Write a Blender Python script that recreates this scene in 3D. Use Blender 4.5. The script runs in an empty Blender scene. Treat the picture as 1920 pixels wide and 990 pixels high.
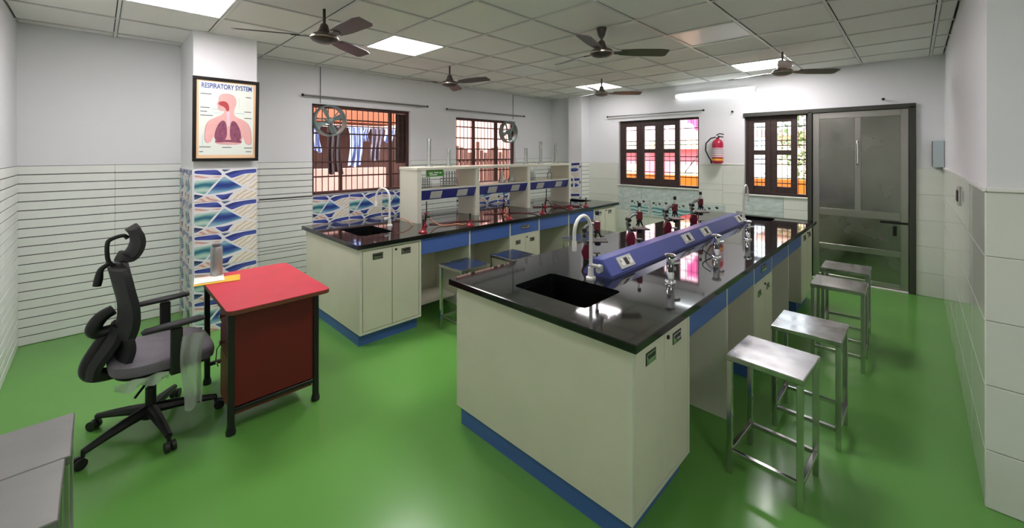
import bpy, bmesh, math, random
from mathutils import Vector, Matrix
random.seed(7)
scene = bpy.context.scene
COL = scene.collection
pi = math.pi

# ------------------------------------------------------------------ camera, world, exposure
cam = bpy.data.cameras.new('camera')
cam.sensor_width = 36.0
cam.lens = 36.0 * 765.0 / 1920.0
cam.shift_y = -208.0 / 1920.0
cam.clip_start = 0.02
camo = bpy.data.objects.new('camera', cam)
camo.location = (0, 0, 1.65)
camo.rotation_euler = (pi / 2, 0, math.atan2(755.0, 765.0))
COL.objects.link(camo)
scene.camera = camo

world = bpy.data.worlds.new('sky')
scene.world = world
world.use_nodes = True
wb = world.node_tree.nodes['Background']
wb.inputs[0].default_value = (0.86, 0.93, 1.0, 1)
wb.inputs[1].default_value = 3.6

scene.view_settings.view_transform = 'Standard'
scene.view_settings.look = 'None'
scene.view_settings.gamma = 1
scene.view_settings.use_curve_mapping = False
scene.view_settings.exposure = 0.9
sun = bpy.data.lights.new('sun', 'SUN')
sun.energy = 6.0
sun.angle = math.radians(2)
sun.color = (1.0, .95, .86)
suno = bpy.data.objects.new('sun', sun)
suno.rotation_euler = (math.radians(42), 0, math.radians(20))
COL.objects.link(suno)
PANEL_EMIT = 16.0
TUBE_EMIT = 3.2

# ------------------------------------------------------------------ materials
def lin(c):
    if isinstance(c, str):
        c = [int(c[i:i + 2], 16) / 255 for i in (1, 3, 5)]
    return tuple(x / 12.92 if x <= .04045 else ((x + .055) / 1.055) ** 2.4 for x in c)

def mat(name, col, rough=.5, metal=0., ior=1.5, var=0., vscale=6., bump=0., bscale=40., rvar=0., coat=0., stretch=None, col2=None):
    m = bpy.data.materials.new(name)
    m.use_nodes = True
    nt = m.node_tree
    b = nt.nodes['Principled BSDF']
    c = lin(col)
    b.inputs['Base Color'].default_value = (*c, 1)
    b.inputs['Roughness'].default_value = rough
    b.inputs['Metallic'].default_value = metal
    b.inputs['IOR'].default_value = ior
    b.inputs['Coat Weight'].default_value = coat
    if var or bump or rvar:
        tc = nt.nodes.new('ShaderNodeTexCoord')
        mp = nt.nodes.new('ShaderNodeMapping')
        nt.links.new(tc.outputs['Object'], mp.inputs[0])
        if stretch:
            mp.inputs['Scale'].default_value = stretch
    if var or rvar:
        n = nt.nodes.new('ShaderNodeTexNoise')
        n.inputs['Scale'].default_value = vscale
        n.inputs['Detail'].default_value = 5
        nt.links.new(mp.outputs[0], n.inputs['Vector'])
    if var:
        r = nt.nodes.new('ShaderNodeValToRGB')
        d = lin(col2) if col2 else tuple(x * (1 - var) for x in c)
        r.color_ramp.elements[0].color = (*d, 1)
        r.color_ramp.elements[1].color = (*[min(1, x * (1 + var * .5)) for x in c], 1) if not col2 else (*c, 1)
        r.color_ramp.elements[0].position = .35
        r.color_ramp.elements[1].position = .65
        nt.links.new(n.outputs['Fac'], r.inputs[0])
        nt.links.new(r.outputs[0], b.inputs['Base Color'])
    if rvar:
        q = nt.nodes.new('ShaderNodeMapRange')
        q.inputs['From Min'].default_value = .3
        q.inputs['From Max'].default_value = .7
        q.inputs['To Min'].default_value = max(0, rough - rvar)
        q.inputs['To Max'].default_value = min(1, rough + rvar)
        nt.links.new(n.outputs['Fac'], q.inputs[0])
        nt.links.new(q.outputs[0], b.inputs['Roughness'])
    if bump:
        n2 = nt.nodes.new('ShaderNodeTexNoise')
        n2.inputs['Scale'].default_value = bscale
        n2.inputs['Detail'].default_value = 4
        nt.links.new(mp.outputs[0], n2.inputs['Vector'])
        bp = nt.nodes.new('ShaderNodeBump')
        bp.inputs['Strength'].default_value = bump
        bp.inputs['Distance'].default_value = .01
        nt.links.new(n2.outputs['Fac'], bp.inputs['Height'])
        nt.links.new(bp.outputs[0], b.inputs['Normal'])
    return m

def emit(name, col, s):
    m = bpy.data.materials.new(name)
    m.use_nodes = True
    nt = m.node_tree
    b = nt.nodes['Principled BSDF']
    b.inputs['Base Color'].default_value = (.8, .8, .8, 1)
    b.inputs['Emission Color'].default_value = (*lin(col), 1)
    b.inputs['Emission Strength'].default_value = s
    return m

def glassy(name, tint, milk=.05, gl=.08):
    m = bpy.data.materials.new(name)
    m.use_nodes = True
    nt = m.node_tree
    nt.nodes.clear()
    out = nt.nodes.new('ShaderNodeOutputMaterial')
    t = nt.nodes.new('ShaderNodeBsdfTransparent')
    t.inputs[0].default_value = (*tint, 1)
    d = nt.nodes.new('ShaderNodeBsdfDiffuse')
    d.inputs[0].default_value = (.8, .83, .82, 1)
    g = nt.nodes.new('ShaderNodeBsdfGlossy')
    g.inputs['Roughness'].default_value = .03
    m1 = nt.nodes.new('ShaderNodeMixShader')
    m1.inputs[0].default_value = milk
    m2 = nt.nodes.new('ShaderNodeMixShader')
    fr = nt.nodes.new('ShaderNodeFresnel')
    fr.inputs[0].default_value = 1.4
    nt.links.new(fr.outputs[0], m2.inputs[0])
    nt.links.new(t.outputs[0], m1.inputs[1])
    nt.links.new(d.outputs[0], m1.inputs[2])
    nt.links.new(m1.outputs[0], m2.inputs[1])
    nt.links.new(g.outputs[0], m2.inputs[2])
    nt.links.new(m2.outputs[0], out.inputs[0])
    return m

def wave_mat(name, ca, cb, scale, rough=.25, rot=0., dist=4., cc=None):
    m = bpy.data.materials.new(name)
    m.use_nodes = True
    nt = m.node_tree
    b = nt.nodes['Principled BSDF']
    b.inputs['Roughness'].default_value = rough
    tc = nt.nodes.new('ShaderNodeTexCoord')
    mp = nt.nodes.new('ShaderNodeMapping')
    mp.inputs['Rotation'].default_value = (0, rot, 0)
    w = nt.nodes.new('ShaderNodeTexWave')
    w.bands_direction = 'Z'
    w.inputs['Scale'].default_value = scale
    w.inputs['Distortion'].default_value = dist
    w.inputs['Detail'].default_value = 1
    w.inputs['Detail Scale'].default_value = 1.2
    r = nt.nodes.new('ShaderNodeValToRGB')
    r.color_ramp.elements[0].color = (*lin(ca), 1)
    r.color_ramp.elements[1].color = (*lin(cb), 1)
    if cc:
        e = r.color_ramp.elements.new(.5)
        e.color = (*lin(cc), 1)
    nt.links.new(tc.outputs['Object'], mp.inputs[0])
    nt.links.new(mp.outputs[0], w.inputs['Vector'])
    nt.links.new(w.outputs['Fac'], r.inputs[0])
    nt.links.new(r.outputs[0], b.inputs['Base Color'])
    return m

M = {}
M['paint'] = mat('white_wall_paint', '#e6e7e9', .55, bump=.05, bscale=60)
M['grout'] = mat('tile_grout', '#8d958c', .8)
M['board'] = mat('ribbed_tile', '#eef1ec', .28, var=.05, vscale=3)
M['tile'] = mat('pale_wall_tile', '#e0e3db', .17, var=.04, vscale=3)
M['gloss_tile'] = mat('glossy_wall_tile', '#dcdfd6', .08, var=.03, vscale=3)
M['marble_tile'] = mat('grey_blue_marble_tile', '#d2dad6', .2, var=.3, vscale=9, stretch=(1, 1, 3), col2='#b3c3c2')
M['floor'] = mat('green_epoxy', '#65a04a', .22, var=.05, vscale=.8, bump=.02, bscale=30, rvar=.02)
M['ceil_tile'] = mat('ceiling_tile', '#eae8e4', .8, bump=.06, bscale=120)
M['ceil_bar'] = mat('ceiling_bar', '#d9d9d6', .35)
M['slab'] = mat('slab', '#55554f', .9)
M['panel'] = emit('led_diffuser', '#fff7fa', PANEL_EMIT)
M['panel_dim'] = emit('dimmed_led_diffuser', '#fff7fa', PANEL_EMIT * .5)  # output turned down only to balance the light on nearby surfaces
M['tube'] = emit('fluorescent_tube', '#f6fbff', TUBE_EMIT)
M['panel_off'] = mat('unlit_diffuser', '#e2e4e2', .3)
M['white_metal'] = mat('white_enamel', '#e9e9e6', .3)
M['granite'] = mat('black_granite', '#121315', .05, ior=2.3, var=.5, vscale=220, rvar=.02)
M['granite_edge'] = mat('black_granite_edge', '#17181a', .12, ior=1.6)
M['sink'] = mat('black_sink', '#050506', .35)
M['cream'] = mat('cream_laminate', '#dedac6', .33, var=.03, vscale=4)
M['cream_edge'] = mat('cream_edge_band', '#dcdcca', .35)
M['gap'] = mat('shadow_gap_strip', '#3a3b34', .7)
M['blue'] = mat('blue_laminate', '#4c6bb4', .32)
M['plinth'] = mat('blue_plinth', '#4668a8', .35)
M['trunk'] = mat('blue_powder_coat', '#4c5696', .35)
M['navy'] = mat('navy_powder_coat', '#2c3480', .4)
M['chrome'] = mat('chrome', '#e8e8ea', .06, 1.)
M['steel'] = mat('stool_steel', '#b0b0b0', .2, 1., rvar=.12, vscale=5, bump=.03, bscale=6)
M['steel_dull'] = mat('dull_steel', '#8f8f8d', .5, 1., rvar=.12, vscale=4, bump=.04, bscale=8)
M['steel_tube'] = mat('steel_tube', '#c4c4c2', .16, 1.)
M['door_steel'] = mat('door_steel', '#97968f', .22, 1., rvar=.12, vscale=2.5, bump=.02, bscale=4)
M['door_rail'] = mat('door_rail_steel', '#aeaca6', .3, 1.)
M['dark_frame'] = mat('dark_door_frame', '#3c3d36', .45)
M['wood'] = mat('dark_brown_wood', '#3a2a26', .5, var=.3, vscale=8, stretch=(1, 1, 6))
M['brown_iron'] = mat('brown_iron', '#4a2c24', .55)
M['black'] = mat('black_plastic', '#121213', .45)
M['soft_black'] = mat('black_mesh_fabric', '#1a1a1c', .65, bump=.2, bscale=200)
M['grey_fabric'] = mat('grey_seat_fabric', '#77737a', .9, bump=.3, bscale=150, var=.1, vscale=12)
M['red_top'] = mat('red_laminate', '#cf3a4a', .4, var=.06, vscale=5)
M['red_panel'] = mat('dark_red_panel', '#680d15', .45, var=.08, vscale=5)
M['brown_edge'] = mat('brown_edge_band', '#6a3a28', .5)
M['brown_front'] = mat('brown_board', '#7a3826', .5, var=.15, vscale=6)
M['black_tube'] = mat('black_steel_tube', '#141312', .4)
M['fan'] = mat('brown_fan_enamel', '#3b312c', .35)
M['fan_trim'] = mat('fan_trim_ring', '#b9b0a4', .3, .7)
M['fan_grey'] = mat('grey_fan_enamel', '#6b635d', .35)
M['green_grey'] = mat('grey_green_enamel', '#7d8f8a', .4)
M['white_plastic'] = mat('white_plastic', '#e8e8e2', .3)
M['socket'] = mat('grey_white_plastic', '#c3c6bf', .35)
M['slot'] = mat('dark_slot', '#23231f', .5)
M['maroon'] = mat('maroon_enamel', '#5e0f1c', .3)
M['red_valve'] = mat('red_enamel', '#8c1524', .35)
M['hose'] = mat('brown_red_rubber', '#5a2420', .5)
M['hose_tan'] = mat('tan_rubber', '#b0785a', .5)
M['dark_metal'] = mat('dark_metal', '#26241f', .4, .6)
M['glass'] = glassy('lab_glass', (.93, .96, .95), .22)
M['pane'] = glassy('window_glass', (.95, .97, .97), .02)
M['ext_red'] = mat('extinguisher_red', '#a8183a', .3)
M['label_white'] = mat('white_label', '#e9d9dc', .5)
M['paper'] = mat('white_paper', '#ecebe4', .7)
M['yellow'] = mat('yellow_paper', '#e8b53a', .6)
M['green_paper'] = mat('green_paper', '#3f8c2e', .6)
M['poster_bg'] = mat('poster_paper', '#dfe6dc', .35)
M['poster_edge'] = mat('poster_orange_border', '#e9c39a', .4)
M['ink_blue'] = mat('blue_ink', '#31498f', .4)
M['ink_grey'] = mat('grey_ink', '#6a6e73', .5)
M['ink_teal'] = mat('teal_ink', '#9cc3c6', .5)
M['skin'] = mat('printed_skin', '#e3aea9', .4, var=.08, vscale=8)
M['skin_edge'] = mat('printed_skin_edge', '#b98f96', .4)
M['lung'] = mat('printed_lung', '#8d4f68', .4, var=.3, vscale=25)
M['throat'] = mat('printed_throat', '#b2484c', .4)
M['windpipe'] = mat('printed_windpipe', '#d7c3cf', .4)
M['poster_frame'] = mat('black_frame', '#110d0b', .35)
M['bottle_grey'] = mat('grey_bottle_steel', '#a3a6a3', .35, .5)
M['plastic_sheet'] = glassy('clear_plastic_wrap', (.85, .9, .82), .35)
M['tile_white'] = mat('print_tile_white', '#e2e2e6', .2)
M['p_navy'] = wave_mat('print_navy', '#2b3577', '#4a58a4', 3, rot=.3)
M['p_teal'] = wave_mat('print_teal', '#2f6a80', '#b9d2c4', 4, cc='#7fb0ac')
M['p_sea'] = wave_mat('print_sea', '#2d3f86', '#8fb6c8', 3, cc='#4f7aa6')
M['p_cream'] = wave_mat('print_cream', '#cfc3b0', '#efe9dc', 9, rot=.6)
M['p_rose'] = wave_mat('print_rose', '#c99a92', '#e9dccf', 8, rot=-.4)
M['p_slate'] = wave_mat('print_slate', '#2c3c5c', '#5a7590', 4)
M['p_aqua'] = wave_mat('print_aqua', '#5b8f9a', '#cfe2df', 6, cc='#8db7bb')
M['p_black'] = mat('print_black', '#20242a', .3)
M['pink_wall'] = mat('pink_plaster', '#dd8296', .8, var=.1, vscale=2)
M['pale_pink'] = mat('pale_pink_plaster', '#efc4d2', .8)
M['orange_wall'] = mat('orange_plaster', '#ea7a1c', .8)
M['cream_wall'] = mat('cream_plaster', '#f2e6c8', .8)
M['magenta_cloth'] = mat('magenta_cloth', '#d9609f', .9)
M['brown_wall'] = mat('brown_board_wall', '#5a3a30', .8, var=.25, vscale=3)
M['rust_wall'] = mat('rust_sheet', '#9a5536', .7, var=.15, vscale=4)
M['rose_wall'] = mat('pale_rose_plaster', '#d9a89c', .8, var=.12, vscale=3)
M['shirt_blue'] = mat('pale_blue_cloth', '#9fb0e6', .9, var=.15, vscale=14)
M['shirt_grey'] = mat('grey_cloth', '#6f6676', .9, var=.2, vscale=14)
M['shirt_dark'] = mat('dark_cloth', '#3b2f33', .9)
M['ground'] = mat('concrete_ground', '#a8a39a', .9)
M['leaf'] = mat('leaf_green', '#5c7a3c', .6, var=.3, vscale=3)
M['bark'] = mat('bark', '#5b4a3c', .9)
M['wall_box'] = mat('pale_blue_box', '#b6c4c8', .4)

# ------------------------------------------------------------------ mesh helpers
WL = {}
def wl(o):
    return Vector(WL.get(o.name, (0, 0, 0))) if o else Vector((0, 0, 0))

class MB:
    def __init__(s):
        s.v = []; s.f = []; s.m = []; s.sm = []
    def add(s, vs, fs, mi=0, smooth=False):
        o = len(s.v)
        s.v += [tuple(p) for p in vs]
        for f in fs:
            s.f.append([i + o for i in f]); s.m.append(mi); s.sm.append(smooth)
        return s
    def box(s, x0, x1, y0, y1, z0, z1, mi=0, r=0.):
        if r <= 0:
            v = [(x, y, z) for z in (z0, z1) for y in (y0, y1) for x in (x0, x1)]
            return s.add(v, [(0, 2, 3, 1), (4, 5, 7, 6), (0, 1, 5, 4), (2, 6, 7, 3), (0, 4, 6, 2), (1, 3, 7, 5)], mi)
        lo = (x0, y0, z0); hi = (x1, y1, z1)
        vs = []; ix = {}
        for sx in (0, 1):
            for sy in (0, 1):
                for sz in (0, 1):
                    sg = (sx, sy, sz)
                    for a in range(3):
                        p = []
                        for k in range(3):
                            e = (hi if sg[k] else lo)[k]
                            if k != a:
                                e += -r if sg[k] else r
                            p.append(e)
                        ix[(sg, a)] = len(vs); vs.append(p)
        fs = []
        for a in range(3):
            b, c = [k for k in range(3) if k != a]
            for sa in (0, 1):
                q = []
                for sb, sc in ((0, 0), (1, 0), (1, 1), (0, 1)):
                    g = [0, 0, 0]; g[a] = sa; g[b] = sb; g[c] = sc
                    q.append(ix[(tuple(g), a)])
                fs.append(q)
            for sb in (0, 1):
                for sc in (0, 1):
                    g0 = [0, 0, 0]; g0[b] = sb; g0[c] = sc
                    g1 = list(g0); g1[a] = 1
                    fs.append([ix[(tuple(g0), b)], ix[(tuple(g0), c)], ix[(tuple(g1), c)], ix[(tuple(g1), b)]])
        for sg in {k[0] for k in ix}:
            fs.append([ix[(sg, 0)], ix[(sg, 1)], ix[(sg, 2)]])
        return s.add(vs, fs, mi)
    def tube(s, path, r, n=10, mi=0, cap=True, smooth=True, rot=0.):
        P = [Vector(p) for p in path]
        R = r if isinstance(r, (list, tuple)) else [r] * len(P)
        T = []
        for i in range(len(P)):
            a = P[max(0, i - 1)]; b = P[min(len(P) - 1, i + 1)]
            T.append((b - a).normalized())
        up = Vector((0, 0, 1)) if abs(T[0].z) < .9 else Vector((1, 0, 0))
        nx = T[0].cross(up).normalized()
        vs = []
        for i, p in enumerate(P):
            if i:
                q = T[i - 1].rotation_difference(T[i])
                nx = (q @ nx).normalized()
            ny = T[i].cross(nx).normalized()
            for k in range(n):
                a = 2 * pi * k / n + rot
                vs.append(p + (nx * math.cos(a) + ny * math.sin(a)) * R[i])
        fs = []
        for i in range(len(P) - 1):
            for k in range(n):
                fs.append([i * n + k, i * n + (k + 1) % n, (i + 1) * n + (k + 1) % n, (i + 1) * n + k])
        s.add(vs, fs, mi, smooth)
        if cap:
            o = len(s.v) - len(vs)
            s.f.append([o + k for k in range(n)][::-1]); s.m.append(mi); s.sm.append(False)
            s.f.append([o + (len(P) - 1) * n + k for k in range(n)]); s.m.append(mi); s.sm.append(False)
        return s
    def cyl(s, p0, p1, r, r1=None, n=16, mi=0, smooth=True):
        return s.tube([p0, p1], [r, r if r1 is None else r1], n, mi, True, smooth)
    def sqbar(s, p0, p1, w, mi=0):
        return s.tube([p0, p1], w * .7071, 4, mi, True, False, pi / 4)
    def lathe(s, prof, c=(0, 0, 0), n=24, mi=0, smooth=True, axis='z', cap=True):
        vs = []
        for r, h in prof:
            for k in range(n):
                a = 2 * pi * k / n
                x, y = r * math.cos(a), r * math.sin(a)
                p = {'z': (x, y, h), 'x': (h, x, y), 'y': (x, h, y)}[axis]
                vs.append((p[0] + c[0], p[1] + c[1], p[2] + c[2]))
        fs = []
        for i in range(len(prof) - 1):
            for k in range(n):
                fs.append([i * n + k, i * n + (k + 1) % n, (i + 1) * n + (k + 1) % n, (i + 1) * n + k])
        s.add(vs, fs, mi, smooth)
        o = len(s.v) - len(vs)
        for j, i in ((0, 0), (1, len(prof) - 1)):
            if cap and prof[i][0] > 1e-5:
                s.f.append([o + i * n + k for k in range(n)]); s.m.append(mi); s.sm.append(False)
        return s
    def prism(s, pts, vec, mi=0, smooth=False):
        n = len(pts); vec = Vector(vec)
        a = [Vector(p) for p in pts]; b = [p + vec for p in a]
        s.add(a + b, [list(range(n))[::-1], list(range(n, 2 * n))], mi)
        o = len(s.v) - 2 * n
        for i in range(n):
            j = (i + 1) % n
            s.f.append([o + i, o + j, o + n + j, o + n + i]); s.m.append(mi); s.sm.append(smooth)
        return s
    def ball(s, c, rx, ry=None, rz=None, n=12, mi=0):
        ry = rx if ry is None else ry; rz = rx if rz is None else rz
        vs = []; fs = []
        m = n // 2
        for i in range(m + 1):
            t = pi * i / m
            for k in range(n):
                a = 2 * pi * k / n
                vs.append((c[0] + rx * math.sin(t) * math.cos(a), c[1] + ry * math.sin(t) * math.sin(a), c[2] + rz * math.cos(t)))
        for i in range(m):
            for k in range(n):
                fs.append([i * n + k, i * n + (k + 1) % n, (i + 1) * n + (k + 1) % n, (i + 1) * n + k])
        return s.add(vs, fs, mi, True)
    def mesh(s, name, mats, shift=Vector((0, 0, 0)), recalc=True):
        me = bpy.data.meshes.new(name)
        me.from_pydata([(p[0] - shift.x, p[1] - shift.y, p[2] - shift.z) for p in s.v], [], s.f)
        for k in (mats if isinstance(mats, (list, tuple)) else [mats]):
            me.materials.append(M[k])
        me.polygons.foreach_set('material_index', s.m)
        me.polygons.foreach_set('use_smooth', s.sm)
        if recalc:
            bm = bmesh.new(); bm.from_mesh(me)
            bmesh.ops.remove_doubles(bm, verts=bm.verts, dist=1e-5)
            bmesh.ops.recalc_face_normals(bm, faces=bm.faces)
            bm.to_mesh(me); bm.free()
        if any(s.sm):
            me.set_sharp_from_angle(angle=math.radians(40))
        me.update()
        return me
    def build(s, name, mats, parent=None, label=None, recalc=True):
        w = wl(parent)
        me = s.mesh(name, mats, w, recalc)
        o = bpy.data.objects.new(name, me); COL.objects.link(o)
        if parent:
            o.parent = parent; WL[o.name] = tuple(w)
        if label:
            o['label'] = label
        return o

def spline(P, m=6):
    """Catmull-Rom through points of any dimension"""
    out = []
    n = len(P)
    for i in range(n - 1):
        p0, p1, p2, p3 = P[max(0, i - 1)], P[i], P[i + 1], P[min(n - 1, i + 2)]
        for k in range(m):
            t = k / m
            out.append(tuple(.5 * (2 * b + (c - a) * t + (2 * a - 5 * b + 4 * c - d_) * t * t + (3 * b - a - 3 * c + d_) * t ** 3) for a, b, c, d_ in zip(p0, p1, p2, p3)))
    out.append(tuple(P[-1]))
    return out

def stube(path, r, n=10):
    R = r if isinstance(r, (list, tuple)) else [r] * len(path)
    Q = spline([(*p, q) for p, q in zip(path, R)])
    return MB().tube([q[:3] for q in Q], [q[3] for q in Q], n)

def B(*a, r=0.):
    return MB().box(*a, r=r)

def tag(o, label, cat, group=None, kind=None):
    o['label'] = label; o['category'] = cat
    if group: o['group'] = group
    if kind: o['kind'] = kind
    return o

def thing(name, label, cat, loc=(0, 0, 0), group=None):
    o = bpy.data.objects.new(name, None); COL.objects.link(o)
    o.location = loc; o.empty_display_size = .1
    WL[o.name] = tuple(loc)
    return tag(o, label, cat, group)

def struct(o, label=None):
    o['kind'] = 'structure'
    if label: o['label'] = label
    return o

def sempty(name, label=None, loc=(0, 0, 0)):
    o = bpy.data.objects.new(name, None); COL.objects.link(o); o.location = loc
    WL[o.name] = tuple(loc)
    return struct(o, label)

def inst(name, me, parent, loc, rz=0.):
    o = bpy.data.objects.new(name, me); COL.objects.link(o)
    o.location = Vector(loc) - wl(parent); o.rotation_euler = (0, 0, rz)
    o.parent = parent
    return o

def copy_tree(o, parent=None):
    c = o.copy(); COL.objects.link(c); c.parent = parent
    if o.name in WL: WL[c.name] = WL[o.name]
    for ch in list(o.children):
        copy_tree(ch, c)
    return c

def place(proto, first, loc, rz, label, group=None):
    o = proto if first else copy_tree(proto)
    o.location = loc; o.rotation_euler = (0, 0, rz)
    o['label'] = label
    if group: o['group'] = group
    return o

# rectangles minus holes
def rsub(rects, hole):
    out = []
    hx0, hx1, hz0, hz1 = hole
    for (a0, a1, z0, z1) in rects:
        if hx1 <= a0 or hx0 >= a1 or hz1 <= z0 or hz0 >= z1:
            out.append((a0, a1, z0, z1)); continue
        if z0 < hz0: out.append((a0, a1, z0, hz0))
        if hz1 < z1: out.append((a0, a1, hz1, z1))
        m0, m1 = max(z0, hz0), min(z1, hz1)
        if a0 < hx0: out.append((a0, hx0, m0, m1))
        if hx1 < a1: out.append((hx1, a1, m0, m1))
    return out

_tm = {}
def tile_mesh(name, w, h, t, m, r=.0025):
    k = (name, round(w, 3), round(h, 3), round(t, 4), m)
    if k not in _tm:
        _tm[k] = B(-w / 2, w / 2, -t, 0, -h / 2, h / 2, r=r).mesh(name, m)
    return _tm[k]

FACE = {'+x': pi / 2, '-y': 0., '-x': -pi / 2, '+y': pi}
def wpos(face, plane, a, z):
    return (plane, a, z) if face in ('+x', '-x') else (a, plane, z)

def tile_field(parent, name, face, plane, a0, a1, z0, z1, tw, th, m, holes=(), gap=.003, t=.008, off=0., agap=None):
    na = int(math.ceil((a1 - a0 + off) / tw - 1e-6)); nz = int(math.ceil((z1 - z0) / th - 1e-6))
    for i in range(na):
        for j in range(nz):
            c0 = max(a0, a0 - off + i * tw); c1 = min(a1, a0 - off + (i + 1) * tw)
            d0 = z1 - (j + 1) * th; d1 = z1 - j * th
            d0 = max(d0, z0)
            if c1 - c0 < .01 or d1 - d0 < .01: continue
            rs = [(c0, c1, d0, d1)]
            for h in holes: rs = rsub(rs, h)
            for q in rs:
                w, hh = q[1] - q[0] - (gap if agap is None else agap), q[3] - q[2] - gap
                if w < .012 or hh < .012: continue
                inst(name, tile_mesh(name, w, hh, t, m), parent, wpos(face, plane, (q[0] + q[1]) / 2, (q[2] + q[3]) / 2), FACE[face])

# printed tile: one mesh, print as flat polygons on its face
PR = [
    ('p_navy', [(.45, .15), (.6, .05), (.8, .01), (1, .0), (1, .14), (.8, .17), (.57, .31), (.5, .22)]),
    ('p_cream', [(.56, .32), (.68, .23), (.8, .175), (1, .15), (1, .22), (.90, .40), (.79, .58), (.68, .46)]),
    ('p_cream', [(1, .26), (1, .74), (.90, .68), (.80, .6), (.9, .43)]),
    ('p_sea', [(.41, .28), (.46, .21), (.55, .32), (.66, .46), (.77, .6), (.5, .73), (.34, .77), (.18, .79), (.3, .52)]),
    ('p_teal', [(0, .31), (.2, .31), (.40, .28), (.29, .5), (.17, .78), (0, .70)]),
    ('p_rose', [(0, .15), (.2, .2), (.43, .22), (.40, .26), (.2, .28), (0, .29)]),
    ('p_navy', [(0, .02), (.36, .0), (.43, .13), (.43, .2), (.2, .18), (0, .12)]),
    ('p_slate', [(0, .72), (.16, .80), (.05, .92), (0, .93)]),
    ('p_rose', [(.02, .96), (.1, .87), (.18, .82), (.28, .80), (.34, .89), (.40, 1), (0, 1)]),
    ('p_navy', [(.30, .79), (.45, .78), (.62, .74), (.56, .86), (.52, .97), (.42, .99)]),
    ('p_cream', [(.64, .735), (.78, .64), (.9, .7), (1, .77), (1, .98), (.8, .985), (.6, .995), (.54, .97)]),
    ('p_slate', [(.40, .0), (.58, 0), (.46, .11)]),
]
def printed_tile(name, w, h, prints=PR, base='tile_white'):
    mb = B(-w / 2, w / 2, -.009, 0, -h / 2, h / 2, r=.002)
    mats = [base]
    for mname, poly in prints:
        if mname not in mats: mats.append(mname)
        mi = mats.index(mname)
        # rounded outline: chaikin once
        mxx = sum(p[0] for p in poly) / len(poly); myy = sum(p[1] for p in poly) / len(poly)
        P = []
        for p in poly:
            dx_, dy_ = mxx - p[0], (myy - p[1])
            l_ = math.hypot(dx_, dy_)
            P.append((p[0] + dx_ / l_ * .013, p[1] + dy_ / l_ * .022))
        Q = []
        for i in range(len(P)):
            a, b = P[i], P[(i + 1) % len(P)]
            Q += [(a[0] * .88 + b[0] * .12, a[1] * .88 + b[1] * .12), (a[0] * .12 + b[0] * .88, a[1] * .12 + b[1] * .88)]
        vs = [((x - .5) * w, -.0097, (.5 - y) * h) for x, y in Q]
        mb.add(vs, [list(range(len(vs)))], mi)
    me = mb.mesh(name, mats, recalc=False)
    bm = bmesh.new(); bm.from_mesh(me)
    bmesh.ops.recalc_face_normals(bm, faces=[f for f in bm.faces if f.material_index == 0])
    bm.normal_update()
    for f in bm.faces:
        if f.material_index and f.normal.y > 0: f.normal_flip()
    bm.to_mesh(me); bm.free()
    return me

# ------------------------------------------------------------------ dimensions
XL, YB, CZ, XR, YP, YF = -5.435, 6.70, 2.757, .239, 2.91, -.49
XE = 1.35          # entry side wall, out of view
WZ = 1.47          # wainscot height on back / right walls
LZ = 1.54          # ribbed wainscot height on left wall
# openings
W3 = (1.90, 3.32, 1.11, 2.28)   # left wall (y0,y1,z0,z1)
W4 = (4.18, 5.60, 1.11, 2.25)
W1 = (-3.86, -2.44, 1.08, 2.23) # back wall (x0,x1,z0,z1)
W2 = (-1.79, -1.02, 1.05, 2.20)
D1 = (-1.02, .0, 0, 2.20)

# ------------------------------------------------------------------ room shell
def plane_wall(name, axis, p0, p1, a0, a1, z0, z1, holes, m='paint'):
    rs = [(a0, a1, z0, z1)]
    for h in holes: rs = rsub(rs, h)
    mb = MB()
    for q in rs:
        if axis == 'x': mb.box(p0, p1, q[0], q[1], q[2], q[3])
        else: mb.box(q[0], q[1], p0, p1, q[2], q[3])
    return struct(mb.build(name, m, recalc=False))

fl = struct(B(XL - .2, XE + .2, YF - .2, YB + .2, -.1, 0).build('floor', 'floor'), 'glossy green epoxy floor')
wall_left = plane_wall('wall_left', 'x', XL - .16, XL, YF - .2, YB + .2, 0, CZ + .1, [W3, W4])
wall_back = plane_wall('wall_back', 'y', YB, YB + .16, XL, XR + .2, 0, CZ + .1, [W1, W2, D1])
wall_right = plane_wall('wall_right', 'x', XR, XR + .12, YP, YB, 0, CZ + .1, [])
wall_pillar = plane_wall('wall_pillar', 'y', YP, YP + .12, XR + .12, XE + .15, 0, CZ + .1, [])
wall_front = plane_wall('wall_front', 'y', YF - .15, YF, XL, XE + .15, 0, CZ + .1, [])
wall_entry = plane_wall('wall_entry', 'x', XE, XE + .15, YF, YP, 0, CZ + .1, [])

# column on the left wall and corner column
CX0, CX1, CY0, CY1 = XL, -4.63, .60, 1.10
column = struct(B(CX0, CX1, CY0, CY1, 0, CZ + .02).build('column', 'paint'), 'white column clad with blue leaf-print tiles below')
corner = struct(B(-4.81, -4.51, 6.45, YB, 0, CZ + .02).build('column', 'paint'), 'white square column in the far corner')

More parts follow.
